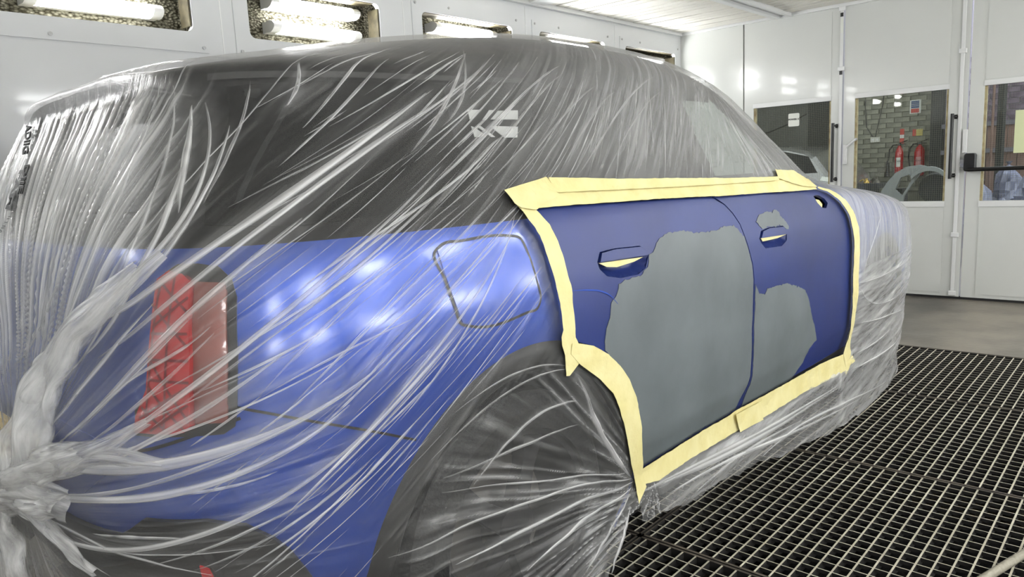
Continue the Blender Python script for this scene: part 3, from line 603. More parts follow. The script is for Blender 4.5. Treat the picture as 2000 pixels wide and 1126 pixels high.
# far wall: fixed panel, header, folding door leaves
tag(struct(MB().box(XW, XW + 0.05, 3.106, YL, 0, ZC + 0.03).build('wall_far', M['door'])), 'white fixed wall panel between corner and doors', 'wall')
tag(struct(MB().box(XW, XW + 0.05, YR, 3.106, ZC - 0.02, ZC + 0.03).build('trim_5', M['door'])), 'white door header below the ceiling', 'trim')
tag(struct(MB().box(XW, XW + 0.05, YR, 0.295, 0, ZC - 0.02).build('wall_far_side', M['door'])), 'white wall panel right of the exit door', 'wall')
tag(struct(MB().box(XW + 0.012, XW + 0.05, 0.295, 3.106, 0.0, 0.021).build('trim_6', M['gapm'])), 'dark threshold strip under the doors', 'trim')
tag(struct(MB().box(XW + 0.02, XW + 0.05, 3.098, 3.108, 0.02, ZC - 0.02).build('trim_7', M['gapm'])), 'dark upright gap beside the fixed wall panel', 'trim')
WZ = (0.80, 1.685)
leaves = [(3.094, 2.206, 3.003, 2.297, 'door_1', 'white folding door leaf nearest the corner, window half hidden by the car'),
          (2.192, 1.258, 2.097, 1.390, 'door_2', 'white middle door leaf, fire extinguishers showing through its window'),
          (1.246, 0.302, 1.147, 0.440, 'door_3', 'white exit door leaf with the black push bar')]
for (ya, yb, wa, wb, nm, lab) in leaves:
    lo, hi = yb, ya
    d = plate_with_holes(nm, [(lo, 0.021), (hi, 0.021), (hi, ZC - 0.022), (lo, ZC - 0.022)], [[(wb, WZ[0]), (wa, WZ[0]), (wa, WZ[1]), (wb, WZ[1])]], XW + 0.002, XW + 0.048, 'yz', M['door'])
    tag(d, lab, 'door', kind='structure')
    MB().box(XW - 0.002, XW + 0.002, wb + 0.002, wa - 0.002, WZ[1] + 0.045, ZC - 0.05).build('upper_panel', M['door'], d)
    MB().box(XW - 0.002, XW + 0.002, wb + 0.002, wa - 0.002, 0.05, WZ[0] - 0.05).build('lower_panel', M['door'], d)
    MB().box(XW - 0.006, XW + 0.002, wb - 0.004, wa + 0.004, WZ[0] - 0.045, WZ[0]).build('glazing_bead', M['trimw'], d)
    MB().box(XW - 0.005, XW + 0.002, wb - 0.004, wa + 0.004, WZ[1], WZ[1] + 0.038).build('glazing_bead', M['trimw'], d)
    for yy in (wa, wb):
        s = 1 if yy == wa else -1
        MB().box(XW + 0.012, XW + 0.046, yy, yy - s * 0.016, WZ[0] + 0.002, WZ[1] - 0.002).build('seal_strip', M['cream'], d)
    MB().box(XW + 0.026, XW + 0.030, wb, wa, WZ[0], WZ[1]).build('pane', M['glass'], d)
    wm = MB(); n = 44
    for k in range(1, n): yy = wb + (wa - wb) * k / n; wm.box(XW + 0.0235, XW + 0.0247, yy - 0.0006, yy + 0.0006, WZ[0], WZ[1])
    n = 56
    for k in range(1, n): z_ = WZ[0] + (WZ[1] - WZ[0]) * k / n; wm.box(XW + 0.0235, XW + 0.0247, wb, wa, z_ - 0.0006, z_ + 0.0006)
    tag(wm.build('wire_mesh', mat('glass_wire', (110, 110, 92), 0.5, metal=0.3), d), kind='stuff')

# vertical locking rods with brackets
def rod(label, y, brs, group='door locking rods'):
    t = thing('locking_rod', label, 'rod', (XW, y, 0.0), group=group)
    MB().box(-0.016, -0.004, -0.013, 0.013, 0.03, ZC - 0.03).build('bar', M['trimw'], t, bevel=0.002)
    for z_ in brs:
        MB().box(-0.024, -0.001, -0.027, 0.027, z_ - 0.018, z_ + 0.018).build('bracket', M['trimw'], t, bevel=0.004)
    return t
t = rod('white locking rod between corner leaf and middle leaf', 2.213, (2.44, 1.945))
for z_ in (2.395, 1.915): MB().box(-0.02, -0.0165, -0.012, 0.012, z_ - 0.02, z_ + 0.012).build('latch', M['black'], t)
MB().box(-0.018, -0.0165, -0.010, 0.010, 2.24, 2.36).build('label_strip', M['signw'], t)
rod('white locking rod left of the exit door', 1.303, (1.964, 0.529, 0.05))
# white latch plates
for (y, z0, z1, lab) in ((2.168, 1.13, 1.30, 'white latch plate beside the pull handle nearest the corner'), (1.262, 1.18, 1.36, 'white latch plate beside the pull handle near the exit door')):
    t = thing('latch_plate', lab, 'latch', (XW, y, 0))
    MB().box(-0.02, -0.001, -0.016, 0.016, z0, z1).build('plate', M['trimw'], t, bevel=0.003)
    MB().box(-0.028, -0.02, -0.006, 0.006, z0 + 0.02, z0 + 0.06).build('catch', M['trimw'], t)
t = thing('door_stay', 'white slanted door stay on the middle leaf', 'stay', (XW, 2.13, 1.32))
MB().tube([(-0.012, 0.05, -0.06), (-0.012, -0.05, 0.02)], 0.009, 8).build('arm', M['trimw'], t); MB().lathe([(0, 0.012), (0.01, 0.012)], (-0.012, -0.05, 0.02), 'x', 10).build('pivot', M['screw'], t)
# black pull handles
for y, lab in ((2.260, 'black tubular pull handle nearest the corner'), (1.349, 'black tubular pull handle near the exit door')):
    t = thing('pull_handle', lab, 'handle', (XW, y, 1.0), group='black pull handles')
    MB().tube([(-0.05, 0, -0.02), (-0.05, 0, 0.49)], 0.0125, 12).build('grip', M['black'], t, True)
    for z_ in (0.005, 0.465):
        MB().tube([(-0.05, 0, z_), (-0.045, -0.02, z_), (-0.006, -0.026, z_)], 0.007, 8).build('arm', M['black'], t, True)
        MB().box(-0.008, 0.0, -0.026, -0.006, z_ - 0.016, z_ + 0.016).build('foot', M['black'], t)
t = thing('push_bar', 'black horizontal push bar across the exit door', 'push bar', (XW, 1.215, 1.1))
MB().prism(rrect(-0.04, 0.04, -0.065, 0.075, 0.02), -0.07, -0.002, 'yz').build('latch_box', M['black'], t, bevel=0.006)
MB().tube([(-0.065, 0.01, -0.052), (-0.065, -0.86, -0.052)], 0.016, 12).build('bar', M['black'], t, True)
MB().box(-0.07, -0.002, -0.90, -0.84, -0.1, 0.06).build('end_box', M['black'], t, bevel=0.006)
t = thing('keep', 'chrome keeper plate beside the push bar box', 'keeper', (XW, 1.275, 1.1))
MB().lathe([(-0.006, 0.032), (-0.001, 0.034)], (0, 0, 0), 'x', 18).build('rose', M['chrome'], t, True); MB().box(-0.03, -0.004, -0.02, 0.012, -0.006, 0.008).build('tongue', M['chrome'], t)

def text_mesh(name, body, size, m, parent, loc, rot, bold=0.0):
    cu = bpy.data.curves.new(name, 'FONT'); cu.body = body; cu.size = size; cu.extrude = 0.0004; cu.offset = bold; cu.align_x = 'CENTER'; cu.align_y = 'CENTER'
    ob = bpy.data.objects.new(name, cu); col.objects.link(ob)
    dg = bpy.context.evaluated_depsgraph_get(); me = bpy.data.meshes.new_from_object(ob.evaluated_get(dg)); bpy.data.objects.remove(ob)
    o = link(name, me, m, parent); o.location = loc; o.rotation_euler = rot; return o
# sticker on the corner leaf window and sheet behind the exit window
t = thing('sticker', 'small white sticker on the corner leaf window', 'sticker', (XW + 0.02, 2.63, 1.55))
MB().prism(rrect(-0.05, 0.05, -0.058, 0.058, 0.012), 0.0005, 0.0025, 'yz').build('sheet', M['signw'], t)
text_mesh('lettering', 'POWER X', 0.022, M['ink'], t, (-0.0005, 0, 0.004), (R(90), 0, R(-90)), 0.0006)
t = thing('paper_sheet', 'pale green sheet hung outside the exit door window', 'sheet', (XW + 0.014, 0.86, 1.33))
MB().box(0, 0.004, -0.09, 0.082, -0.17, 0.15).build('sheet', M['cardb'], t)

# ---------------------------------------------------------------- beyond the doors
XO = 12.5
wk = tag(struct(MB().box(XO + 0.03, XO + 0.2, 2.62, 3.95, 0, 3.2).build('wall_workshop', M['mortarp'])), 'grey painted brick workshop wall with extinguishers', 'wall')
brick_me = MB().box(-0.02, 0.03, -0.105, 0.105, -0.0325, 0.0325).mesh('brick')
half_me = MB().box(-0.02, 0.03, -0.05, 0.05, -0.0325, 0.0325).mesh('brick')
for r_ in range(22):
    z_ = 0.66 + r_ * 0.075
    for c_ in range(6):
        yy = 2.74 + c_ * 0.22 + (0.11 if r_ % 2 else 0)
        if yy > 3.9: continue
        link('brick', brick_me, M['brickp'], wk, (XO + 0.02 + random.uniform(-0.003, 0.003), yy, z_))
tag(struct(MB().box(XO, XO + 0.2, 3.95, 4.60, 0, 3.2).build('wall_workshop_recess', M['vdark'])), 'dark recess in the workshop wall', 'wall')
tag(struct(MB().box(XO, XO + 0.2, 4.60, 9, 0, 3.2).build('wall_workshop_far', M['dkgrey'])), 'dark grey workshop wall behind the parked car', 'wall')
tag(struct(MB().box(XO - 0.6, XO + 0.2, 2.50, 2.66, 0, 3.2).build('trim_8', M['vdark'])), 'dark upright pillar at the workshop edge', 'trim')
tag(struct(MB().box(7.0, XO + 0.2, 2.6, 9, 3.2, 3.3).build('ceiling_workshop', M['vdark'])), 'dark workshop roof', 'ceiling')
tag(struct(MB().box(6.9, XO + 0.2, 9, 9.1, 0, 3.3).build('wall_workshop_side', M['dkgrey'])), 'dark side wall of the workshop', 'wall')

t = thing('fill_strip_light', 'unseen strip light added to brighten the workshop', 'light', (10.6, 4.2, 3.1))  # added lamp, out of view, that lifts the light in the workshop
MB().box(-0.06, 0.06, -0.7, 0.7, 0.0, 0.1).build('housing', M['cap'], t); MB().box(-0.05, 0.05, -0.68, 0.68, -0.03, -0.001).build('diffuser', M['lamp_fill'], t)
def ext(label, y, kind):
    t = thing('fire_extinguisher', label, 'extinguisher', (XO - 0.085, y, 0.86), group='fire extinguishers')
    r0 = 0.072 if kind else 0.058; h = 0.44
    MB().lathe([(0, r0 * 0.9), (0.02, r0), (h * 0.8, r0), (h * 0.93, r0 * 0.75), (h, 0.025), (h + 0.02, 0.02)], (0, 0, 0), 'z', 20).build('cylinder', M['firered'], t, True)
    MB().box(-0.03, 0.03, -0.02, 0.02, h + 0.02, h + 0.05).build('valve', M['black'], t)
    MB().tube([(0, 0.01, h + 0.05), (0, -0.06, h + 0.075), (0, -0.11, h + 0.095)], 0.007, 6).build('lever', M['black'], t)
    MB().tube([(0, 0.01, h + 0.04), (0, -0.09, h + 0.035)], 0.006, 6).build('carry_handle', M['black'], t)
    MB().tube([(0, 0.02, h + 0.035), (0, 0.09, h + 0.03), (0, 0.14, h - 0.04), (0, 0.15, h - 0.16), (0, 0.13 if kind else 0.16, 0.12)], 0.011, 8).build('hose', M['black'], t, True)
    if not kind: MB().lathe([(0, 0.035), (0.2, 0.022), (0.24, 0.012)], (0, 0.16, 0.0), 'z', 12).build('horn', M['black'], t, True)
    MB().box(0.04, 0.088, -0.03, 0.03, 0.2, 0.26).build('wall_bracket', M['black'], t)
    lb = MB(); n = 8
    for k in range(n):
        a0, a1 = R(150 + 60 * k / n), R(150 + 60 * (k + 1) / n); q = r0 + 0.001
        lb.add([(q * math.cos(a0), q * math.sin(a0), 0.14), (q * math.cos(a1), q * math.sin(a1), 0.14), (q * math.cos(a1), q * math.sin(a1), 0.28), (q * math.cos(a0), q * math.sin(a0), 0.28)], [(0, 1, 2, 3)])
    lb.build('paper_label', M['signw'] if not kind else mat('label_pink', (206, 150, 150), 0.5), t)
    text_mesh('lettering', 'CO2' if not kind else 'FOAM', 0.035, M['black'], t, (-r0 - 0.0025, 0, 0.22), (R(90), 0, R(-90)))
ext('slim red fire extinguisher with black horn', 3.18, 0)
ext('wide red fire extinguisher with pale label', 2.90, 1)
t = thing('wall_sign', 'blue and red notice high on the workshop wall', 'sign', (XO - 0.006, 3.0, 1.885))
MB().box(0, 0.004, -0.075, 0.075, -0.10, 0.10).build('board', M['signw'], t); MB().box(-0.002, 0, -0.05, 0.06, -0.02, 0.085).build('panel', M['signb'], t); MB().box(-0.002, 0, -0.05, 0.06, -0.09, -0.03).build('panel', M['signr'], t)
for k in range(3): MB().box(-0.003, -0.002, -0.045, 0.055, 0.01 + 0.025 * k, 0.014 + 0.025 * k).build('text_line', M['signw'], t)
for y, lab, a in ((3.17, 'tall narrow red sign above the slim extinguisher', 0), (2.98, 'yellow and red sign above the wide extinguisher', 1)):
    t = thing('wall_sign', lab, 'sign', (XO - 0.006, y, 1.50 if a else 1.46))
    if a:
        MB().box(0, 0.004, -0.09, 0.05, -0.05, 0.05).build('board', M['signy'], t); MB().box(-0.002, 0, 0.0, 0.05, -0.05, 0.05).build('panel', M['signr'], t)
    else:
        MB().box(0, 0.004, -0.03, 0.03, -0.11, 0.11).build('board', M['signr'], t); MB().box(-0.002, 0, -0.03, 0.03, -0.03, 0.02).build('panel', M['signw'], t)
t = thing('socket_box', 'white wall socket box with two trailing cables', 'socket', (XO - 0.03, 3.55, 1.43))
MB().box(0, 0.03, -0.07, 0.07, -0.04, 0.04).build('box', M['plasticw'], t, bevel=0.004)
for s in (-0.03, 0.03): MB().box(-0.003, 0, s - 0.012, s + 0.012, -0.015, 0.015).build('outlet', M['cap'], t)
for dy in (0.03, 0.0):
    MB().tube([(0.01, dy, 0.04), (0.01, dy + (0.1 if dy else -0.03), 0.2), (0.01, dy + (0.13 if dy else -0.10), 0.55), (0.01, dy + (0.12 if dy else -0.13), 1.2)], 0.006, 6).build('cable', M['black'], t)
# grey bumper skin and wheel-arch liner leaning behind the middle leaf
def strip(name, pts, w, th, m, parent, x):
    """band following an outline in the y-z plane"""
    mb = MB(); n = len(pts); vs = []
    for (y, z_, ww) in pts: vs += [(x, y, z_), (x + ww, y, z_), (x + ww, y, z_ - th), (x, y, z_ - th)]
    fs = [(i * 4 + k, i * 4 + (k + 1) % 4, (i + 1) * 4 + (k + 1) % 4, (i + 1) * 4 + k) for i in range(n - 1) for k in range(4)] + [(3, 2, 1, 0), tuple((n - 1) * 4 + k for k in range(4))]
    mb.add(vs, fs); return mb.build(name, m, parent, True, 0.01)
t = thing('car_bumper', 'grey primered bumper skin standing behind the middle door', 'bumper', (9.2, 0, 0.0))
BS = 9.2 / 7.7
def bp_(y, z_): return (y * BS, (z_ - 1.2) * BS + 1.2)
outl = [bp_(*p) for p in ((2.15, 0.80), (2.08, 0.92), (2.00, 1.02), (1.90, 1.075), (1.80, 1.085), (1.74, 1.07), (1.78, 1.02), (1.84, 0.93), (1.92, 0.80), (1.96, 0.5), (2.2, 0.5))]
hol = [bp_(*p) for p in ((2.00, 0.86), (1.955, 0.97), (1.88, 1.0), (1.86, 0.95), (1.90, 0.87), (1.94, 0.80))]
b_ = plate_with_holes('skin', [(y, z_) for y, z_ in outl], [[(y, z_) for y, z_ in hol]], 0.0, 0.05, 'yz', M['greyp'], t)
MB().box(0.06, 0.3, 1.95 * BS, 2.05 * BS, 0.0, 0.8).build('bracket', M['vdark'], t)
t = thing('wheel_arch_trim', 'grey curved wheel arch trim leaning beside the bumper', 'arch trim', (9.15, 0, 0))
arc = []
for k in range(15):
    a = R(190 - 150 * k / 14); arc.append((bp_(1.71, 0.86)[0] + 0.225 * -math.cos(a) * -1, bp_(1.71, 0.86)[1] + 0.25 * math.sin(a), 0.05))
arc = [(arc[0][0] + 0.03, 0.45, 0.05)] + arc
strip('arch_band', arc, 0.05, 0.05, M['greyp'], t, 0.0)
MB().lathe([(0, 0.16), (0.1, 0.18)], (0.12, bp_(1.68, 0.86)[0], bp_(1.68, 0.86)[1]), 'x', 20).build('liner', M['vdark'], t)
MB().box(0.02, 0.12, bp_(1.71, 0.86)[0] - 0.05, bp_(1.71, 0.86)[0] + 0.05, 0, 0.66).build('prop', M['vdark'], t)
# low bench with oily parts left of the bumper
t = thing('parts_bench', 'dark low bench behind the middle door', 'bench', (9.62, 2.98, 0))
MB().box(-0.2, 0.2, -0.34, 0.3, 0.80, 0.86).build('top', M['vdark'], t)
for sx in (-0.17, 0.17):
    for sy in (-0.33, 0.27): MB().box(sx - 0.02, sx + 0.02, sy - 0.02, sy + 0.02, 0, 0.80).build('leg', M['vdark'], t)
MB().box(-0.21, -0.2, -0.34, 0.3, 0.3, 0.80).build('front_panel', M['vdark'], t)
for k, (yy, s, mm, lab) in enumerate(((2.70, 0.05, 'engine', 'oily metal part on the bench next to the bumper'), (2.84, 0.035, 'brass', 'brassy pipe fitting in the middle of the bench'), (2.96, 0.04, 'engine', 'oily metal part in the middle of the bench'), (3.08, 0.035, 'brass', 'brassy bent bracket at the far end of the bench'), (3.20, 0.035, 'engine', 'small oily part at the outer end of the bench'))):
    t = thing('engine_part', lab, 'engine part', (9.56 + 0.12 * (k % 2), yy, 0.86), R(40 * k), 'engine parts on the bench')
    MB().lathe([(0, s), (s * 0.6, s * 0.9), (s, s * 0.5), (s * 1.6, s * 0.5)], (0, 0, 0), 'z', 12).build('body', M[mm], t, True)
    MB().tube([(s * 0.5, 0, s * 0.5), (s * 1.6, s * 0.6, s * 1.2), (s * 1.9, s * 1.6, s * 0.6)], s * 0.25, 8).build('pipe', M[mm], t, True)
# silver car parked beyond the corner leaf
t = thing('parked_car', 'silver hatchback parked in the dark workshop', 'car', (10.0, 0.25, 0))
prof = [(3.02, 0.16), (3.00, 0.55), (3.06, 0.80), (3.12, 0.92), (3.34, 1.22), (3.46, 1.30), (3.7, 1.36), (4.3, 1.40), (5.2, 1.38), (5.9, 1.0), (6.7, 0.9), (6.8, 0.5), (6.75, 0.16)]
MB().prism(prof, 0.0, 1.6, 'yz').build('body', M['silver'], t, bevel=0.05)
MB().prism([(3.30, 1.0), (3.42, 1.22), (3.75, 1.30), (4.2, 1.33), (4.2, 0.98)], -0.006, 0.0, 'yz').build('side_window', M['glass_dark'], t)
MB().prism([(3.03, 0.86), (3.09, 0.93), (3.24, 0.95), (3.26, 0.90)], -0.008, 0.0, 'yz').build('tail_lamp', M['signw'], t)
for yy in (3.7, 6.1): MB().lathe([(-0.05, 0.3), (0.12, 0.3)], (0.0, yy, 0.30), 'x', 24).build('wheel', M['rubber'], t, True)
t = thing('wall_cable', 'black cable sagging over the dark workshop wall', 'cable', (XO - 0.02, 4.6, 1.7))
MB().tube([(0, 1.4, -0.15), (0, 0.9, -0.1), (0, 0.4, 0.05), (0, 0.02, 0.22)], 0.01, 6).build('lead', M['black'], t)

# yard seen through the exit door window: brick wall, fence, posts, bags
XY = 12.0
bw = tag(struct(MB().box(XY + 0.03, XY + 0.2, -1.5, 2.5, 0, 4.0).build('wall_yard', M['mortar'])), 'purple brown brick wall above the fence outside', 'wall')
yard_me = MB().box(-0.02, 0.03, -0.105, 0.105, -0.0325, 0.0325).mesh('brick')
for r_ in range(12):
    z_ = 1.60 + r_ * 0.075
    for c_ in range(6):
        yy = 0.95 + c_ * 0.225 + (0.11 if r_ % 2 else 0)
        link('brick', yard_me, M['brick'], bw, (XY + 0.02 + random.uniform(-0.003, 0.003), yy, z_))
fe = thing('board_fence', 'weathered upright board fence in front of the brick wall', 'fence', (XY - 0.12, 0, 0))
pl = MB().box(-0.01, 0.01, -0.055, 0.055, 0.05, 1.53).mesh('board')
for k in range(15): link('board', pl, M['wood'], fe, (random.uniform(-0.006, 0.006), 0.72 + k * 0.118, random.uniform(-0.02, 0.02)))
for z_ in (1.54, 1.18, 0.35): MB().box(-0.045, -0.012, 0.65, 2.5, z_ - 0.03, z_ + 0.03).build('rail', mat('fence_rail', (92, 90, 96), 0.8), fe)
for y, w_, lab, mm in ((1.92, 0.03, 'thin rusty brown pole in the yard', 'wood'), (1.80, 0.05, 'thick dark grey post in the yard', 'vdark')):
    t = thing('yard_post', lab, 'post', (10.9, y * 10.9 / 12, 0))
    MB().tube([(0, 0, 0.03), (0, 0, 3.0)], w_ * 0.5, 10).build('shaft', M[mm], t, True); MB().lathe([(0, w_), (0.03, w_)], (0, 0, 0), 'z', 12).build('base', M['vdark'], t)
t = thing('yard_beam', 'dark blue grey beam crossing above the exit window view', 'beam', (11.0, 0, 0))
MB().box(0, 0.1, 0.6, 1.72, 2.03, 2.12).build('rail', M['signb'].copy() if False else mat('blue_grey_steel', (74, 78, 96), 0.6), t)
MB().box(0.02, 0.08, 0.6, 0.66, 0, 2.03).build('leg', M['vdark'], t); MB().box(0.02, 0.08, 1.66, 1.72, 0, 2.03).build('leg', M['vdark'], t)
rng = np.random.default_rng(5)
for k, (x, y, r_, h, lab) in enumerate(((9.6, 1.62, 0.17, 0.80, 'grey crumpled rubbish bag nearest the post'), (9.9, 1.14, 0.22, 0.92, 'big grey rubbish bag right of the pile'), (9.15, 1.34, 0.15, 0.66, 'small grey bag at the front of the pile'), (10.4, 1.48, 0.19, 0.98, 'pale bag at the back of the pile'))):
    t = thing('rubbish_bag', lab, 'bag', (x, y, 0), group='rubbish bags outside')
    mb = MB(); n, mrow = 18, 12; vs = []
    for i in range(mrow):
        v_ = i / (mrow - 1); rr = r_ * math.sin(math.pi * (0.12 + 0.86 * v_)) ** 0.55
        for j in range(n): q = rr * (1 + 0.16 * rng.standard_normal()); vs.append((q * math.cos(2 * math.pi * j / n), q * math.sin(2 * math.pi * j / n), h * v_ + 0.015 * rng.standard_normal() * (0 < i)))
    mb.add(vs, [(i * n + j, i * n + (j + 1) % n, (i + 1) * n + (j + 1) % n, (i + 1) * n + j) for i in range(mrow - 1) for j in range(n)] + [tuple(range(n - 1, -1, -1)), tuple((mrow - 1) * n + j for j in range(n))])
    mb.build('sack', M['bag'], t); MB().lathe([(0, 0.03), (0.03, 0.012), (0.07, 0.04)], (0, 0, h), 'z', 8).build('knot', M['bag'], t)

# air hose lying on the gratings
t = thing('air_hose', 'grey rubber hose lying across the gratings bottom right', 'hose')
MB().tube([(1.6, 0.55, 0.013), (1.9, 0.44, 0.013), (2.247, 0.326, 0.013), (2.484, 0.255, 0.013), (2.8, 0.14, 0.013), (3.1, -0.1, 0.013), (3.2, -0.5, 0.013)], 0.0125, 12).build('tube', M['hose'], t, True)
MB().lathe([(0, 0.016), (0.04, 0.016), (0.05, 0.01), (0.08, 0.01)], (3.2, -0.58, 0.016), 'y', 12).build('coupling', M['chrome'], t, True)
# ---------------------------------------------------------------- the car
def np_mesh(name, verts, quads):
    me = bpy.data.meshes.new(name); nv, nq = len(verts), len(quads); k = quads.shape[1]
    me.vertices.add(nv); me.vertices.foreach_set('co', np.ascontiguousarray(verts, dtype=np.float32).ravel())
    me.loops.add(nq * k); me.loops.foreach_set('vertex_index', np.ascontiguousarray(quads, dtype=np.int32).ravel())
    me.polygons.add(nq); me.polygons.foreach_set('loop_start', np.arange(0, nq * k, k, dtype=np.int32))
    me.update(calc_edges=True); me.validate()
    me.polygons.foreach_set('use_smooth', np.ones(len(me.polygons), dtype=bool)); return me

def phis_by_length(z, deg0, deg1, step, k=None):
    d = np.radians(np.linspace(deg0, deg1, 6000)); p = surf(d, np.full_like(d, z), 0.0, k or BODY)
    s = np.concatenate([[0], np.cumsum(np.linalg.norm(np.diff(p, axis=0), axis=1))])
    n = max(2, int(s[-1] / step)); return np.interp(np.linspace(0, s[-1], n + 1), s, d)

def inside_np(px, pz, poly):
    c = np.zeros(px.shape, bool); n = len(poly); j = n - 1
    for i in range(n):
        xi, yi = poly[i]; xj, yj = poly[j]
        if yi != yj:
            m = ((yi > pz) != (yj > pz)) & (px < (xj - xi) * (pz - yi) / (yj - yi) + xi); c ^= m
        j = i
    return c

WHEELS = [(1.21, 0.36), (3.90, 0.36)]
def mirror(poly): return [(-p, z) for p, z in poly]
WIND = [(-40, 1.13), (-35, 1.25), (-36, 1.40), (-38, 1.50), (38, 1.50), (36, 1.40), (35, 1.25), (40, 1.13)]
FRONTW = [(-74.6, 1.15), (-73.7, 1.405), (-58, 1.415), (-52, 1.30), (-45.5, 1.15)]
def body_grid(z0, z1, nz, step, drop):
    ph = phis_by_length(0.8, -360, 0, step)[:-1]; zz = np.linspace(z0, z1, nz + 1) if z1 < 1.6 else z0 + (z1 - z0) * (1 - (1 - np.linspace(0, 1, nz + 1)) ** 1.7)
    PH, ZZ = np.meshgrid(ph, zz); G = surf(PH, ZZ); n = len(ph)
    i, j = np.meshgrid(np.arange(nz), np.arange(n), indexing='ij'); a = i * n + j; b = i * n + (j + 1) % n
    q = np.stack([a, b, b + n, a + n], -1).reshape(-1, 4)
    V = G.reshape(-1, 3); C = V[q].mean(1)
    dphi = np.degrees(np.arctan2(C[:, 1] - YC, C[:, 0] - XM)); keep = ~drop(C, dphi)
    return V, q[keep]

car = thing('car', 'blue crossover car masked for spraying, two doors bare, rest wrapped in film', 'car', (0, 0, 0))
def drop_low(C, d):
    m = np.zeros(len(C), bool)
    for wx, wz in WHEELS: m |= (np.hypot(C[:, 0] - wx, C[:, 2] - wz - 0.012) < 0.428) & (np.abs(C[:, 1] - YC) > 0.55)
    for k in ('door_rear', 'door_front'): m |= inside_np(d, C[:, 2], S[k])
    return m
def drop_high(C, d):
    m = inside_np(d, C[:, 2], WIND)
    for p in (FRONTW, mirror(FRONTW)): m |= inside_np(d, C[:, 2], p)
    return m
V, Q = body_grid(0.16, 1.095, 80, 0.02, drop_low); link('lower_body', np_mesh('lower_body', V, Q), M['blue'], car)
V, Q = body_grid(1.095, 1.6548, 60, 0.02, drop_high); link('roof_and_pillars', np_mesh('roof_and_pillars', V, Q), M['roof'], car)

def to3(pts, off=0.0, k=None):
    a = np.array(pts, float); return surf(np.radians(a[:, 0]), a[:, 1], off, k or BODY)
_pt = np.radians(np.linspace(-200, 200, 8001)); _pp = surf(_pt, np.full_like(_pt, 0.85)); _ps = np.concatenate([[0], np.cumsum(np.linalg.norm(np.diff(_pp, axis=0), axis=1))]); _pd = np.degrees(_pt)
def d2s(d): return np.interp(d, _pd, _ps)
def s2d(s): return np.interp(s, _ps, _pd)
def patch(name, poly, m, parent, off=0.002, th=0.004, grid=(1.2, 0.025), holes=(), k=None, edge=0.02, fn=None, smooth=True):
    outer = densify_deg(poly, edge); hs = [densify_deg(h, edge) for h in holes]
    flat_ = lambda lp: [(float(d2s(p_)), z_) for p_, z_ in lp]
    v, f = cdt(flat_(outer), [flat_(h) for h in hs], (grid[1], grid[1])); v = np.array(v); v[:, 0] = s2d(v[:, 0])
    ph, z = np.radians(v[:, 0]), v[:, 1]; o_ = np.full(len(v), off)
    if fn is not None: o_ = o_ + fn(v[:, 0], z)
    top = surf(ph, z, o_, k or BODY); mb = MB(); mb.add(top.tolist(), f)
    for lp in [outer] + hs:
        a = np.array(lp); oo = np.full(len(a), off)
        if fn is not None: oo = oo + fn(a[:, 0], a[:, 1])
        p0 = surf(np.radians(a[:, 0]), a[:, 1], oo, k or BODY); p1 = surf(np.radians(a[:, 0]), a[:, 1], oo - th, k or BODY); n = len(a)
        mb.add(p0.tolist() + p1.tolist(), [(i, (i + 1) % n, n + (i + 1) % n, n + i) for i in range(n)])
    return mb.build(name, m, parent, smooth)
def densify_deg(poly, step):
    out = []; n = len(poly); P3 = to3(poly)
    for i in range(n):
        a, b = poly[i], poly[(i + 1) % n]; d = float(np.linalg.norm(P3[i] - P3[(i + 1) % n])); kk = max(1, int(math.ceil(d / step)))
        out += [(a[0] + (b[0] - a[0]) * j / kk, a[1] + (b[1] - a[1]) * j / kk) for j in range(kk)]
    return out
def smooth_line(pts, n=40):
    a = np.array(pts, float); t = np.concatenate([[0], np.cumsum(np.hypot(np.diff(a[:, 0]) * 0.03, np.diff(a[:, 1])))]); t /= t[-1]
    q = np.linspace(0, 1, n); m = np.gradient(a, t, axis=0)
    i = np.clip(np.searchsorted(t, q) - 1, 0, len(t) - 2); h = (t[i + 1] - t[i])[:, None]; u = ((q - t[i])[:, None]) / h
    return (2*u**3-3*u*u+1)*a[i] + (u**3-2*u*u+u)*h*m[i] + (-2*u**3+3*u*u)*a[i+1] + (u**3-u*u)*h*m[i+1]
def fit_line(pts, n=46):
    """smooth low-order curve through a few guide points"""
    a = np.array(pts, float); t = np.concatenate([[0], np.cumsum(np.hypot(np.diff(a[:, 0]) * 0.035, np.diff(a[:, 1])))]); t /= t[-1]
    d = 2 if len(a) <= 5 else 3; q = np.linspace(0, 1, n)
    return np.stack([np.polyval(np.polyfit(t, a[:, i], min(d, len(a) - 1)), q) for i in (0, 1)], -1)
def ribbon(name, pts, width, m, parent, off=0.002, k=None, n=40, th=0.0):
    a = smooth_line(pts, n); P3 = surf(np.radians(a[:, 0]), a[:, 1], off, k or BODY); N = normal(np.radians(a[:, 0]), a[:, 1], k or BODY)
    t = np.gradient(P3, axis=0); t /= np.linalg.norm(t, axis=1, keepdims=True); s = np.cross(t, N); w = np.asarray(width) / 2.0
    w = np.interp(np.linspace(0, 1, n), np.linspace(0, 1, len(w)), w)[:, None] if np.ndim(w) else w
    V = np.concatenate([P3 - s * w, P3 + s * w]); f = [(i, i + 1, n + i + 1, n + i) for i in range(n - 1)]
    return MB().add(V.tolist(), f).build(name, m, parent, True)
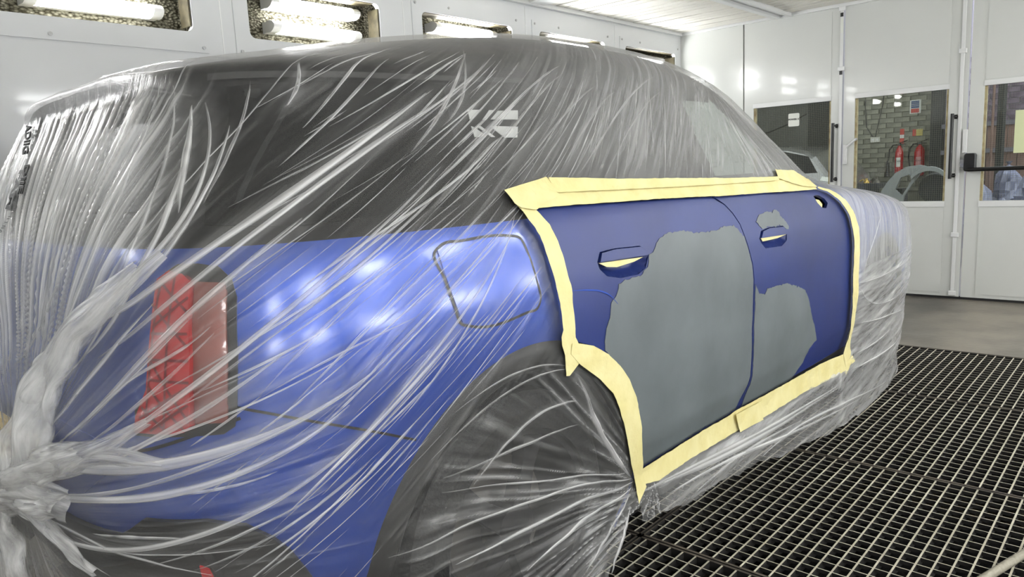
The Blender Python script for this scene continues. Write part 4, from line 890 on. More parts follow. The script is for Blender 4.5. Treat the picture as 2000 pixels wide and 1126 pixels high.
def shrink(poly, d):
    """pull an outline inwards by d metres"""
    P3 = to3(poly); c = P3.mean(0); out = []
    n = len(poly); a = np.array(poly)
    # local scale: metres per degree at each point
    e = to3([(p + 0.05, z) for p, z in poly]); sc = np.linalg.norm(e - P3, axis=1) / 0.05
    area = sum(a[i][0] * a[(i + 1) % n][1] - a[(i + 1) % n][0] * a[i][1] for i in range(n)); sg = 1 if area > 0 else -1
    for i in range(n):
        p, q = a[i - 1], a[(i + 1) % n]; tx, tz = (q[0] - p[0]) * sc[i], q[1] - p[1]; L = math.hypot(tx, tz) or 1
        nx, nz = -tz / L * sg, tx / L * sg; out.append((a[i][0] + nx * d / sc[i], a[i][1] + nz * d))
    return out

# doors
def cup_fn(poly, depth):
    P3 = to3(poly); c = P3.mean(0)
    b3 = to3(densify_deg(poly, 0.004))
    def fn(p, z):
        q = surf(np.radians(p), z); d = np.min(np.linalg.norm(q[:, None, :] - b3[None], axis=2), axis=1)
        return -depth * np.clip(d / 0.022, 0, 1) ** 0.7
    return fn
for nm, key, hl, lab in (('rear_door', 'door_rear', [('cup_rear', 0.03)], 'bare rear door, sanded blue with a large grey primer area'), ('front_door', 'door_front', [('cup_front', 0.03)], 'bare front door, sanded blue with grey primer patches')):
    holes = [S[c] for c, _ in hl] + ([S['mirror_hole']] if nm == 'front_door' else [])
    d = patch(nm, shrink(S[key], 0.0022), M['bluesand'], car, 0.004, 0.012, (1.1, 0.02), holes)
    tag(d, lab)
    for c, dep in hl:
        cup = patch('handle_recess', S[c], M['bluesand'], d, 0.0035, 0.0, (0.28, 0.007), edge=0.005, fn=cup_fn(S[c], dep))
        b = 'bar_' + c.split('_')[1]
        h = patch('handle', shrink(S[b], 0.001), M['bluesand'], d, 0.009, 0.016, (0.4, 0.008), edge=0.006)
        tp = patch('handle_tape', S['ht_' + c.split('_')[1]], M['tape'], d, 0.0035, 0.001, (0.4, 0.008), edge=0.006)
    if nm == 'front_door':
        patch('mirror_hole_tape', S['mirror_tape'], M['tape'], d, -0.012, 0.001, (0.5, 0.01))
        patch('mirror_cavity', [(p, z) for p, z in shrink(S['mirror_hole'], -0.006)], M['seamm'], d, -0.03, 0.0, (0.5, 0.01))
rngp = np.random.default_rng(3)
for key, par in (('primer_rear', 'rear_door'), ('primer_front', 'front_door'), ('primer_small', 'front_door')):
    pd = [c for c in car.children if c.name.split('.')[0] == par][0]
    hs = []
    base = shrink(S[key], 0.003); poly = densify_deg(base, 0.012)
    jit = [(p + rngp.normal(0, 0.05), z + rngp.normal(0, 0.0018)) for p, z in poly]
    jit = [j if inside_np(np.array([j[0]]), np.array([j[1]]), shrink(S['door_rear' if par == 'rear_door' else 'door_front'], 0.004))[0] else q for j, q in zip(jit, poly)]
    patch('primer_patch', jit, M['primer'], pd, 0.0056, 0.0012, (1.1, 0.02))
rd = [c for c in car.children if c.name == 'rear_door'][0]
ribbon('ridge', S['crease'], [0.001, 0.004, 0.004, 0.001], M['blue'], rd, 0.0062)
# panel gaps on the body
gaps = [('door_gap', S['door_front'][0:1] + S['door_front'][-1:15:-1], 0.007), ('bumper_gap', S['seam'], 0.006)]
ribbon('door_gap', [(-80.05, 1.094)] + S['door_rear'][5:18], 0.009, M['seamm'], car, 0.0005, n=80)
ribbon('door_gap', S['door_rear'][27:] + S['door_rear'][:1], 0.012, M['seamm'], car, 0.001, n=80)
ribbon('door_gap', S['door_rear'][21:29], 0.012, M['seamm'], car, 0.001, n=60)
ribbon('bumper_gap', S['seam'], 0.005, M['seamm'], car, 0.002)
fl = S['fuel']; ribbon('fuel_flap_gap', fl + fl[:2], 0.006, M['seamm'], car, 0.0015, n=140)
patch('fuel_flap', shrink(fl, 0.004), M['blue'], car, 0.003, 0.003, (1.0, 0.02))
# dark backing behind the doors
V, Q = body_grid(0.2, 1.09, 20, 0.06, lambda C, d: ~((C[:, 1] < YC) & (C[:, 0] > 1.25) & (C[:, 0] < 3.6)) | ((np.hypot(C[:, 0] - 1.21, C[:, 2] - 0.36) < 0.5)) | ((np.hypot(C[:, 0] - 3.9, C[:, 2] - 0.36) < 0.5)))
V = V.copy(); V[:, 1] = YC + (V[:, 1] - YC) * 0.95
link('door_inner', np_mesh('door_inner', V, Q), M['seamm'], car)
# cladding round the arches and along the sill
def xz_to_phi(x, z, side=-1):
    r_ = W(z); L = np.where(x > XM, XF(z) - XM, XM - XR(z)); n = np.where(x > XM, NF(z), NR(z))
    y = r_ * np.maximum(1e-6, 1 - (np.abs(x - XM) / L) ** n) ** (1 / n)
    return np.degrees(np.arctan2(side * y, x - XM))
for wx, wz in WHEELS:
    for side in (-1, 1):
        ang = np.radians(np.linspace(-28, 208, 80)); ri, ro = 0.382, 0.447
        rr = np.linspace(ri, ro, 6); PTS = []
        prof = [-0.006, 0.006, 0.009, 0.009, 0.008, -0.002]
        for rad_, of in zip(rr, prof):
            x = wx + rad_ * np.cos(ang); z = np.maximum(wz + 0.012 + rad_ * np.sin(ang), 0.14)
            PTS.append(surf(np.radians(xz_to_phi(x, z, side)), z, of))
        n = len(ang); V = np.concatenate(PTS); Q = [(i * n + j, i * n + j + 1, (i + 1) * n + j + 1, (i + 1) * n + j) for i in range(5) for j in range(n - 1)]
        MB().add(V.tolist(), Q).build('arch_cladding', M['clad'], car, True)
        # wheel housing
        hb = MB(); m_ = 40; vs = []
        for yy in (0.87, 0.45):
            for kk in range(m_): a = 2 * math.pi * kk / m_; vs.append((wx + 0.396 * math.cos(a), YC + side * yy, max(0.15, wz + 0.396 * math.sin(a))))
        hb.add(vs, [(kk, (kk + 1) % m_, m_ + (kk + 1) % m_, m_ + kk) for kk in range(m_)] + [tuple(range(m_, 2 * m_))])
        hb.build('wheel_housing', M['indark'], car)
MB().box(0.75, 4.5, YC - 0.6, YC + 0.6, 0.19, 0.22).build('underbody', M['indark'], car)
MB().box(0.9, 3.35, YC - 0.84, YC + 0.84, 1.0, 1.02).build('cabin_floor', M['indark'], car)
# wheels
def wheel(wx, side, first=None):
    w = empty('wheel', (wx, YC + side * 0.755, 0.348), parent=car); s = side
    def yy(v): return s * v
    tb = MB().lathe([(yy(-0.115), 0.25), (yy(-0.118), 0.30), (yy(-0.09), 0.340), (yy(-0.04), 0.347), (yy(0.04), 0.347), (yy(0.09), 0.340), (yy(0.120), 0.30), (yy(0.115), 0.252), (yy(0.09), 0.245), (yy(-0.09), 0.245)], (0, 0, 0), 'y', 48)
    tb.build('tyre', M['rubber'], w, True)
    MB().lathe([(yy(-0.09), 0.243), (yy(0.09), 0.243), (yy(0.105), 0.25), (yy(0.1), 0.235), (yy(0.06), 0.228), (yy(-0.08), 0.225)], (0, 0, 0), 'y', 48).build('rim', M['rim'], w, True)
    MB().lathe([(yy(0.0), 0.165), (yy(0.02), 0.165)], (0, 0, 0), 'y', 40).build('brake_disc', M['disc'], w, True)
    MB().lathe([(yy(0.03), 0.07), (yy(0.085), 0.062), (yy(0.095), 0.03)], (0, 0, 0), 'y', 24).build('hub', M['rim'], w, True)
    sp = MB().prism([(-0.03, 0.05), (0.03, 0.05), (0.022, 0.15), (0.036, 0.232), (-0.036, 0.232), (-0.022, 0.15)], yy(0.05), yy(0.085), 'xz').mesh('spoke')
    for kk in range(5):
        o2 = link('spoke', sp, M['rim'], w); o2.rotation_euler = (0, R(72 * kk + 20), 0)
for wx, _ in WHEELS:
    for side in (-1, 1): wheel(wx, side)
sill = [(float(xz_to_phi(np.float64(x), np.float64(z))), z) for x, z in [(1.66, 0.17), (2.1, 0.17), (2.6, 0.17), (3.1, 0.17), (3.46, 0.17), (3.46, 0.335), (3.1, 0.338), (2.6, 0.342), (2.1, 0.345), (1.68, 0.345)]]
for f_ in (lambda p: p, mirror): patch('sill_cladding', f_(sill), M['clad'], car, 0.005, 0.005, (2.0, 0.03), edge=0.04)
# rear end: bumper, plate, lamps
lb = S['lower_black']
low = [(lb[0][0], lb[0][1])] + lb[1:] + [(-147.5, 0.40), (-147.0, 0.20), (-180, 0.20), (-180, 0.558)]
def both(name, poly, m, **kw):
    a = patch(name, poly, m, car, **kw); b = patch(name, mirror(poly), m, car, **kw); return a, b
both('lower_bumper', low, M['clad'], off=0.010, th=0.012, grid=(1.0, 0.02))
step = [(-154.25, 0.584), (-153.6, 0.565), (-153.2, 0.53), (-153.0, 0.48), (-153.0, 0.30), (-170, 0.30), (-170, 0.44), (-163, 0.50)]
both('diffuser_insert', step, M['clad'], off=0.03, th=0.022, grid=(1.0, 0.02))
both('reflector', [(-153.95, 0.553), (-153.5, 0.545), (-153.35, 0.52), (-153.3, 0.44), (-154.0, 0.44)], M['red'], off=0.034, th=0.006, grid=(0.3, 0.02))
pl = MB().box(0.385, 0.40, YC - 0.26, YC + 0.26, 0.60, 0.711).build('number_plate', M['plate'], car, bevel=0.002)
ribbon('tailgate_gap', [(-151.2, 0.80), (-158.5, 0.735), (-170, 0.72), (-180, 0.72)], 0.006, M['seamm'], car, 0.002)
patch('plate_recess', [(-158.5, 0.735), (-150 - 16, 0.60), (-180, 0.59), (-180, 0.735)], M['blue'], car, 0.003, 0.003, (1.5, 0.03))
for mir in (False, True):
    f_ = mirror if mir else (lambda p: p)
    lh = patch('tail_lamp', f_(S['light_house']), M['lhouse'], car, 0.004, 0.006, (0.5, 0.02), edge=0.01)
    def dome(poly):
        b3 = to3(densify_deg(poly, 0.006))
        def fn(p, z):
            q = surf(np.radians(p), z); d = np.min(np.linalg.norm(q[:, None, :] - b3[None], axis=2), axis=1); return 0.008 * np.clip(d / 0.02, 0, 1)
        return fn
    lr = f_(S['lens_rear']); patch('rear_lens', lr, M['red'], lh, 0.022, 0.02, (0.25, 0.012), edge=0.006)
    patch('side_lens', f_(S['lens_side']), M['smoke'], lh, 0.010, 0.006, (0.3, 0.02), edge=0.008, fn=dome(f_(S['lens_side'])))
    segs = [[(-154.9, 1.045), (-155.6, 0.78)], [(-155.8, 1.045), (-157.0, 0.79)], [(-156.4, 0.95), (-153.85, 0.95)], [(-156.6, 0.905), (-153.8, 0.905)], [(-156.6, 0.87), (-153.8, 0.868)],
            [(-156.4, 1.0), (-153.9, 0.93)], [(-156.0, 1.04), (-153.9, 0.985)], [(-156.8, 0.86), (-154.2, 0.785)], [(-157.3, 0.82), (-155.3, 0.78)], [(-156.5, 0.905), (-153.9, 0.80)], [(-153.9, 0.86), (-157.5, 0.80)], [(-153.9, 0.83), (-156.6, 0.78)], [(-153.9, 1.01), (-156.3, 0.96)]]
    for sg_ in segs: ribbon('lens_element', f_(sg_), 0.005, M['redpat'], lh, 0.0228, n=8)
# side glass, rear glass, inlays
GLASS = [('rear_quarter_window', S['win_rear_q'], 'glass_dark'), ('rear_door_window', S['win_rear_door'], 'glass_dark'), ('front_door_window', FRONTW, 'carglass')]
for nm, poly, mm in GLASS:
    for f_ in (lambda p: p, mirror): patch(nm, f_(poly), M[mm], car, 0.003, 0.003, (2.0, 0.04), edge=0.04)
patch('windscreen', WIND, M['carglass'], car, 0.003, 0.003, (3.0, 0.05), edge=0.05)
patch('rear_window', [(-160, 1.16), (-162, 1.34), (-180, 1.35), (-180, 1.16)], M['glass_dark'], car, 0.003, 0.003, (2, 0.04)); patch('rear_window', [(160, 1.16), (162, 1.34), (180, 1.35), (180, 1.16)], M['glass_dark'], car, 0.003, 0.003, (2, 0.04))
for k in range(1, 7):
    patch('pillar_inlay', S['pillar_gfx%d' % k], M['gfx'], car, 0.005, 0.002, (0.5, 0.01), edge=0.01)
ribbon('window_gasket', S['sail'], 0.012, M['seamm'], car, 0.004)
ribbon('pillar_joint', S['cpillar_seam'], 0.012, M['seamm'], car, 0.0045)
ribbon('roof_gutter', [(-157, 1.412), (-151, 1.412), (-139, 1.416), (-128, 1.425)], 0.014, mat('satin_gutter_trim', (64, 64, 64), 0.4, metal=0.3), car, 0.006)
# spoiler lip
ribbon('spoiler_lip', [(-158, 1.36), (-165, 1.405), (-180, 1.425)], 0.03, M['roof'], car, 0.006); ribbon('spoiler_lip', [(158, 1.36), (165, 1.405), (180, 1.425)], 0.03, M['roof'], car, 0.006)
# seats and dash so that the cabin is not hollow
for (x, y) in ((2.35, YC - 0.38), (2.35, YC + 0.38), (1.45, YC - 0.38), (1.45, YC + 0.38)):
    s_ = MB().prism([(x - 0.20, 1.02), (x + 0.02, 1.02), (x - 0.08, 1.24), (x - 0.22, 1.24)], y - 0.22, y + 0.22, 'xz').build('seat_back', M['indark'], car, bevel=0.04)
    MB().prism([(x - 0.20, 1.26), (x - 0.10, 1.26), (x - 0.12, 1.40), (x - 0.22, 1.40)], y - 0.12, y + 0.12, 'xz').build('headrest', M['indark'], s_, bevel=0.03)
MB().prism([(3.0, 1.02), (3.38, 1.02), (3.30, 1.09), (3.02, 1.09)], YC - 0.74, YC + 0.74, 'xz').build('dashboard', M['indark'], car, bevel=0.02)

# ---------------------------------------------------------------- masking tape strips
def noise2(x, y, seed=0):
    """smooth value noise, vectorised"""
    xi, yi = np.floor(x).astype(np.int64), np.floor(y).astype(np.int64); fx, fy = x - xi, y - yi
    def h(a, b):
        n = (a * 374761393 + b * 668265263 + seed * 974634777) & 0x7fffffff; n = ((n ^ (n >> 13)) * 1274126177) & 0x7fffffff
        return ((n ^ (n >> 16)) & 0xffff) / 65535.0
    u, v = fx * fx * (3 - 2 * fx), fy * fy * (3 - 2 * fy)
    return (h(xi, yi) * (1 - u) + h(xi + 1, yi) * u) * (1 - v) + (h(xi, yi + 1) * (1 - u) + h(xi + 1, yi + 1) * u) * v
def tape(label, key, lift, seed):
    t = thing('masking_tape', label, 'masking tape', (0, 0, 0), group='yellow masking tape strips')
    def fn(p, z): return 0.004 * noise2(p * 0.9 + 50, z * 26, seed) ** 2 + 0.0015 * noise2(p * 3, z * 90, seed + 1)
    patch('strip', S[key], M['tape'], t, lift, 0.0006, (0.7, 0.011), k=FILM, edge=0.012, fn=fn)
    return t
tape('long yellow tape strip under the side windows', 'tape_top', 0.006, 1)
tape('yellow tape strip down the rear door edge', 'tape_rear', 0.0075, 2)
tape('curved yellow tape strip over the rear wheel arch', 'tape_arch', 0.009, 3)
tape('long yellow tape strip along the door bottoms', 'tape_sill', 0.007, 4)
tape('curved yellow tape strip along the front door edge', 'tape_front', 0.0085, 5)
tape('torn yellow tape piece at the rear top corner', 'tape_corner_patch', 0.0125, 6)
tape('short yellow tape piece at the windscreen pillar', 'tape_front_patch', 0.0115, 7)
tape('second yellow tape strip along the upper edge below the windows', 'tape_top2', 0.0145, 8)
tape('short yellow tape piece across the door bottom gap', 'tape_sill2', 0.0155, 9)
# ---------------------------------------------------------------- the masking film
def smoothstep(a, b, x): t = np.clip((x - a) / (b - a), 0, 1); return t * t * (3 - 2 * t)
# columns: fine where the sheet is close to the lens
_d = np.linspace(-200, -160, 10)
dref = np.radians(np.linspace(-204, 0, 8800)); pref = surf(dref, np.full_like(dref, 0.9), 0.0, FILM)
sref = np.concatenate([[0], np.cumsum(np.linalg.norm(np.diff(pref, axis=0), axis=1))])
sG = float(np.interp(R(-170.5), dref, sref)); sref = sref - sG          # arc length from the gathering point
s_cols = np.concatenate([np.arange(sref[0], 2.35, 0.0034), np.arange(2.35, sref[-1], 0.007)])
ph_vis = np.interp(s_cols, sref, dref)
ph_hid = np.radians(np.concatenate([np.arange(1.5, 155.5, 1.5)]))       # far flank, coarse
ph = np.concatenate([ph_vis, ph_hid]); s_all = np.concatenate([s_cols, np.full(len(ph_hid), -9.0)])
z_rows = np.concatenate([np.arange(0.004, 1.50, 0.0038), 1.50 + (1.6636 - 1.50) * (1 - (1 - np.linspace(0, 1, 70)) ** 1.6)])
nc, nr = len(ph), len(z_rows)
PHI, ZZ = np.meshgrid(ph, z_rows); SS = np.tile(s_all, (nr, 1))
B0 = surf(PHI, ZZ, 0.0, FILM); NN = normal(PHI, ZZ, FILM)
X = B0[..., 0]; hid = SS < -5; SS = np.where(hid, 0.5 + 0.3 * PHI, SS)

def fan(s0, z0, freq, along, seed, power=1.0, warp=0.05):
    ds, dz = SS - s0, ZZ - z0; rho = np.hypot(ds, dz) + 0.02
    a = np.arctan2(dz, ds) + warp * (noise2(ds * 2.1 + 40, dz * 2.1 + 40, seed + 5) - 0.5)
    n1 = noise2(a * freq + 300, rho * along + 7, seed); n2 = noise2(a * freq * 2.7 + 900, rho * along * 1.4 + 3, seed + 1); n3 = noise2(a * freq * 6.1 + 700, rho * along * 2.2 + 3, seed + 2)
    k2, k3 = smoothstep(0.25, 0.6, rho), smoothstep(0.7, 1.3, rho)
    h = (0.55 * (1 - np.abs(2 * n1 - 1)) + 0.3 * k2 * (1 - np.abs(2 * n2 - 1)) + 0.15 * k3 * (1 - np.abs(2 * n3 - 1))) / (0.55 + 0.3 * k2 + 0.15 * k3)
    return h, rho, a
def lin(ang, freq, along, seed, warp=0.04):
    c, s_ = math.cos(R(ang)), math.sin(R(ang)); u = SS * c + ZZ * s_; v = -SS * s_ + ZZ * c
    v = v + warp * (noise2(u * 2.3 + 20, v * 3.1 + 20, seed + 5) - 0.5)
    n1 = noise2(v * freq + 50, u * along + 9, seed); n2 = noise2(v * freq * 2.6 + 80, u * along * 1.5 + 4, seed + 1); n3 = noise2(v * freq * 6.0 + 80, u * along * 2.4 + 4, seed + 2)
    return 0.55 * (1 - np.abs(2 * n1 - 1)) + 0.3 * (1 - np.abs(2 * n2 - 1)) + 0.15 * (1 - np.abs(2 * n3 - 1))
def s_of_x(x): return float(np.interp(x, pref[:, 0][2200:], sref[2200:]))
SX = lambda x: s_of_x(x)
hA, rA, aA = fan(0.0, 0.62, 30, 0.7, 11, warp=0.012)              # everything pulled to the knot at the rear bumper
hD, rD, aD = fan(SX(2.62), 1.50, 16, 2.0, 21)         # fan from the windscreen pillar top
hE, rE, aE = fan(SX(1.70), 0.29, 22, 1.6, 31)         # fan from the tape tail across the wheel
hF1 = lin(72, 16, 1.4, 41, 0.05); hF2 = lin(8, 11, 1.1, 44, 0.12); wt = smoothstep(0.62, 0.80, ZZ); hF = hF1 * wt + hF2 * (1 - wt)                       # front wing and wheel
hS = lin(-3, 9, 0.7, 51, 0.05)                       # sill
hC = lin(38, 30, 1.2, 61, 0.02)                       # side windows
hQ = lin(0, 16, 8.0, 71, 0.2)                         # crumple
wD = smoothstep(2.15, 2.55, X) * smoothstep(1.08, 1.16, ZZ)
wC = smoothstep(0.62, 0.85, X) * (1 - wD) * (1 - smoothstep(3.15, 3.35, X) * (1 - smoothstep(1.05, 1.15, ZZ)))
wF = smoothstep(3.15, 3.35, X) * (1 - smoothstep(1.05, 1.15, ZZ))
wE = (1 - smoothstep(0.36, 0.46, np.hypot(X - 1.21, ZZ - 0.34))) + smoothstep(1.25, 1.45, X) * (1 - smoothstep(0.28, 0.45, ZZ)) * (X < 1.72); wE = np.clip(wE, 0, 1) * (B0[..., 1] < YC)
wS = smoothstep(1.70, 1.76, X) * (1 - smoothstep(0.3, 0.4, ZZ)) * (1 - wF)
wC = wC * (1 - wE) * (1 - wS); wA = np.clip(1 - wD - wC - wF - wE - wS, 0, 1)
fold = wA * hA + wD * hD + wC * hC + wF * (0.75 * hF + 0.25 * hQ) + wE * (0.8 * hE + 0.2 * hQ) + wS * hS
roofm = smoothstep(1.40, 1.50, ZZ)
DEG = np.degrees(PHI); zs_ = smoothstep(0.92, 1.08, ZZ); rface = np.where(hid, 0.0, 1 - smoothstep(-168 + 7 * zs_, -160 + 5 * zs_, DEG))
rear = rface * (1 - smoothstep(0.55, 0.95, X)) * (1 - smoothstep(1.37, 1.415, ZZ))
amp = 0.0045 * wA + 0.006 * wD + 0.0030 * wC + (0.016 - 0.011 * smoothstep(0.6, 0.8, ZZ)) * wF + 0.012 * wE + 0.014 * wS + 0.016 * rear
amp = amp * (1 - 0.85 * roofm)
# calm large-scale sag so that the sheet is not a copy of the body
sag = 0.004 * (noise2(SS * 5 + 3, ZZ * 5 + 3, 91) - 0.3) * (1 - roofm)
# veil: how milky the sheet is
fold = fold * (1 - wA) + fold * wA * smoothstep(0.05, 0.38, rA)
peak = np.clip((fold - 0.68) / 0.28, 0, 1)
veil = 0.045 + 0.0 * X
veil = veil + wA * ((0.10 + 0.22 * rface) * peak ** 1.5) + wC * (0.0 + 0.10 * peak ** 1.5) + wD * (0.17 + 0.22 * peak ** 2) + wF * (0.34 + 0.32 * peak ** 1.3 * (1 - 0.6 * smoothstep(0.6, 0.8, ZZ))) + wE * (0.03 + 0.42 * peak ** 1.6) + wS * (0.15 + 0.22 * peak ** 1.3)
veil = veil + rear * (0.17 + 0.08 * zs_ + 0.30 * peak) + 0.05 * roofm + 0.24 * smoothstep(0.95, 1.9, X) * smoothstep(1.08, 1.25, ZZ) * (1 - wD)
veil = veil + 0.08 * (1 - smoothstep(0.5, 0.6, ZZ)) * (1 - smoothstep(0.5, 0.7, X))
veil = veil * (1 - 0.45 * roofm * (1 - smoothstep(1.3, 2.6, X)))
# the strong single folds
DEG = np.degrees(PHI); extra = np.zeros_like(X); ve = np.zeros_like(X)
flatV = B0.reshape(-1, 3)
rngf = np.random.default_rng(12)
CR_V, CR_F, CR_A, CR_U = [], [], [], []      # creases standing up from the sheet
def add_fold(pts, w_, st):
    n = 46; a = fit_line(pts, n); ph_, z_ = np.radians(a[:, 0]), np.clip(a[:, 1], 0.01, 1.655)
    P3 = surf(ph_, z_, 0.0, FILM); Nn = normal(ph_, z_, FILM)
    lo, hi = P3.min(0) - 3 * w_, P3.max(0) + 3 * w_
    idx = np.nonzero(np.all((flatV > lo) & (flatV < hi), axis=1))[0]
    if w_ >= 0.0075 and len(idx):
        q = flatV[idx]; best = np.full(len(idx), 9.0); tt = np.zeros(len(idx))
        for i in range(n - 1):
            ab = P3[i + 1] - P3[i]; L2 = float(ab @ ab) + 1e-12; t = np.clip(((q - P3[i]) @ ab) / L2, 0, 1)
            d = np.linalg.norm(q - (P3[i] + t[:, None] * ab), axis=1); c = d < best; best[c] = d[c]; tt[c] = (i + t[c]) / (n - 1)
        taper = np.sin(np.pi * np.clip(tt * 0.92 + 0.06, 0, 1)) ** 0.5
        g = np.exp(-(best / (w_ * 1.3)) ** 2) * taper * st
        extra.reshape(-1)[idx] = np.maximum(extra.reshape(-1)[idx], g * w_ * 0.45); ve.reshape(-1)[idx] = np.maximum(ve.reshape(-1)[idx], 0.13 * g)
    hz_ = np.interp(a[:, 0], [-115, -110, -98.5, -88, -80, -62, -43, -35, -28], [0.22, 0.205, 0.17, 0.16, 0.15, 0.11, 0.04, 0.01, -0.1])
    if ((a[:, 0] > -114) & (a[:, 1] < hz_ + 0.004)).any(): return
    CREASES.append((P3, Nn, a, w_, st))
CREASES = []
opening = S['of_rear'][:6] + S['of_front'][1:17] + S['of_rear'][18:]
op_wide = shrink(opening, -0.02)
def clear_of_doors(pts):
    a = np.array(pts); q = surf(np.radians(a[:, 0]), a[:, 1], 0.0, FILM)
    return not inside_np(a[:, 0], a[:, 1], op_wide).any() and not (np.hypot(q[:, 0] - 1.21, q[:, 2] - 0.36) < 0.43).any()
for pts, w_, st in FOLDS:
    if len(pts) > 2: add_fold(pts, w_, st)
# many lesser folds running out of the same knot
for k in range(46):
    a0 = rngf.uniform(-0.15, 1.25); r0 = rngf.uniform(0.25, 1.5); L = rngf.uniform(0.12, 0.6); pts = []
    for j in range(6):
        rr = r0 + L * j / 5; aa = a0 + 0.012 * math.sin(j * 0.9 + k) * rngf.uniform(0.2, 1)
        s_, z_ = rr * math.cos(aa), 0.62 + rr * math.sin(aa)
        if z_ > 1.5 or z_ < 0.05: continue
        pts.append((math.degrees(float(np.interp(s_, sref, dref))), z_))
    if len(pts) >= 4 and clear_of_doors(pts): add_fold(pts, rngf.uniform(0.0025, 0.007), rngf.uniform(0.35, 0.85))
for k in range(500):       # short straight pulls along the flank
    x0, z0 = rngf.uniform(0.5, 2.2), rngf.uniform(0.36, 1.45)
    L = rngf.uniform(0.08, 0.42); an = R(rngf.normal(33 + 15 * float(smoothstep(1.1, 1.7, np.float64(x0))), 3.0)); pts = []
    s0 = SX(x0)
    for j in range(5):
        s_, z_ = s0 + L * j / 4 * math.cos(an), z0 + L * j / 4 * math.sin(an)
        if 0.3 < z_ < 1.5: pts.append((math.degrees(float(np.interp(s_, sref, dref))), z_))
    if len(pts) >= 4 and clear_of_doors(pts): add_fold(pts, rngf.choice([0.0014, 0.002, 0.0028, 0.0042]), rngf.uniform(0.3, 0.85))
veil = np.clip(veil + ve * (1 - veil), 0.02, 0.92)
# lie flat at the tape and clear of the bare doors
def dist_to(poly, mask_pts):
    b3 = to3(densify_deg(poly, 0.02), 0.0, FILM); q = mask_pts; out = np.full(len(q), 9.0)
    for p in b3: out = np.minimum(out, np.linalg.norm(q - p, axis=1))
    return out
near = np.nonzero(((X > 1.1) & (X < 3.75) & (B0[..., 1] < YC) & (ZZ > 0.12) & (ZZ < 1.3)).reshape(-1))[0]
dd = np.full(nr * nc, 9.0); dd[near] = dist_to(opening, flatV[near]); dd = dd.reshape(nr, nc)
flat = smoothstep(0.03, 0.12, dd); flat = np.where(dd > 8, 1.0, flat)
H = (amp * fold + extra + np.maximum(sag, 0)) * flat + 0.0012
# the sheet sinks into the wheel openings and swells over the sill
sink = -0.03 * (1 - smoothstep(0.20, 0.40, np.hypot(X - 1.21, ZZ - 0.34))) * (B0[..., 1] < YC)
hem = [(-28, -0.1), (-33, 0.006)] + [p for p in S['hem'] if p[0] > -112] + [(-112, 0.225), (-115, 0.24)]
hp = np.array([h[0] for h in hem])[::-1]; hz = np.array([h[1] for h in hem])[::-1]
hemv = np.interp(DEG, hp, hz) + 0.006 * np.sin(DEG * 0.35) + 0.003 * np.sin(DEG * 1.1)
inr = (DEG > -115.2) & (DEG < -28) & (B0[..., 1] < YC) & (ZZ < hemv)
Bh = surf(PHI[inr], np.clip(hemv[inr], 0.004, 1.6), 0.0, FILM); B0 = B0.copy(); B0[inr] = Bh
hr = np.nonzero(inr)
V = B0 + NN * (H + sink)[..., None]; V[..., 2] = np.maximum(V[..., 2], 0.004)
i, j = np.meshgrid(np.arange(nr - 1), np.arange(nc), indexing='ij'); a = i * nc + j; b = i * nc + (j + 1) % nc
Q = np.stack([a, b, b + nc, a + nc], -1).reshape(-1, 4)
cp = DEG.reshape(-1)[Q]; cz = ZZ.reshape(-1)[Q].mean(1); span = cp.max(1) - cp.min(1)
cpm = np.where(span > 90, 179.9, cp.mean(1)); cpm = np.where(cpm < -180, cpm + 360, cpm); cx = X.reshape(-1)[Q].mean(1); cy = B0[..., 1].reshape(-1)[Q].mean(1)
op = shrink(opening, -0.016); hole = inside_np(cpm, cz, op) & (cy < YC)
hemz = hemv.reshape(-1)[Q].max(1) - 0.0005; cz_top = ZZ.reshape(-1)[Q].max(1)
fe_ = [(-113.5, 0.27), (-115.19, 0.261), (-117.57, 0.199), (-120.29, 0.131), (-123, 0.04), (-124, -0.1)]
ex = np.interp(cz, [p[1] for p in fe_][::-1], [p[0] for p in fe_][::-1])
gone = (cpm > -115.2) & (cpm < -28) & (cz_top < hemz) & (cy < YC)
gone |= (cpm > ex) & (cpm < -112) & (cz < 0.262) & (cy < YC)
Q = Q[~(hole | gone)]
me = np_mesh('film_sheet', V.reshape(-1, 3), Q)
at = me.attributes.new('veil', 'FLOAT', 'POINT'); at.data.foreach_set('value', veil.reshape(-1).astype(np.float32))
uvu = np.where(wA > 0.5, aA * 9, np.where(wD > 0.5, aD * 4, np.where(wE > 0.5, aE * 4, np.where(wS + wF > 0.5, np.where((wF > 0.5) & (ZZ > 0.7), SS * 4, (SS * -0.12 + ZZ) * 3), (SS * -0.75 + ZZ) * 5))))
uvv = np.where(wA > 0.5, rA, np.where(wD > 0.5, rD, np.where(wE > 0.5, rE, SS)))
uv = np.stack([uvu, uvv], -1).reshape(-1, 2).astype(np.float32)
ul = me.uv_layers.new(name='folds'); li = np.empty(len(me.loops), dtype=np.int32); me.loops.foreach_get('vertex_index', li); ul.data.foreach_set('uv', uv[li].ravel())

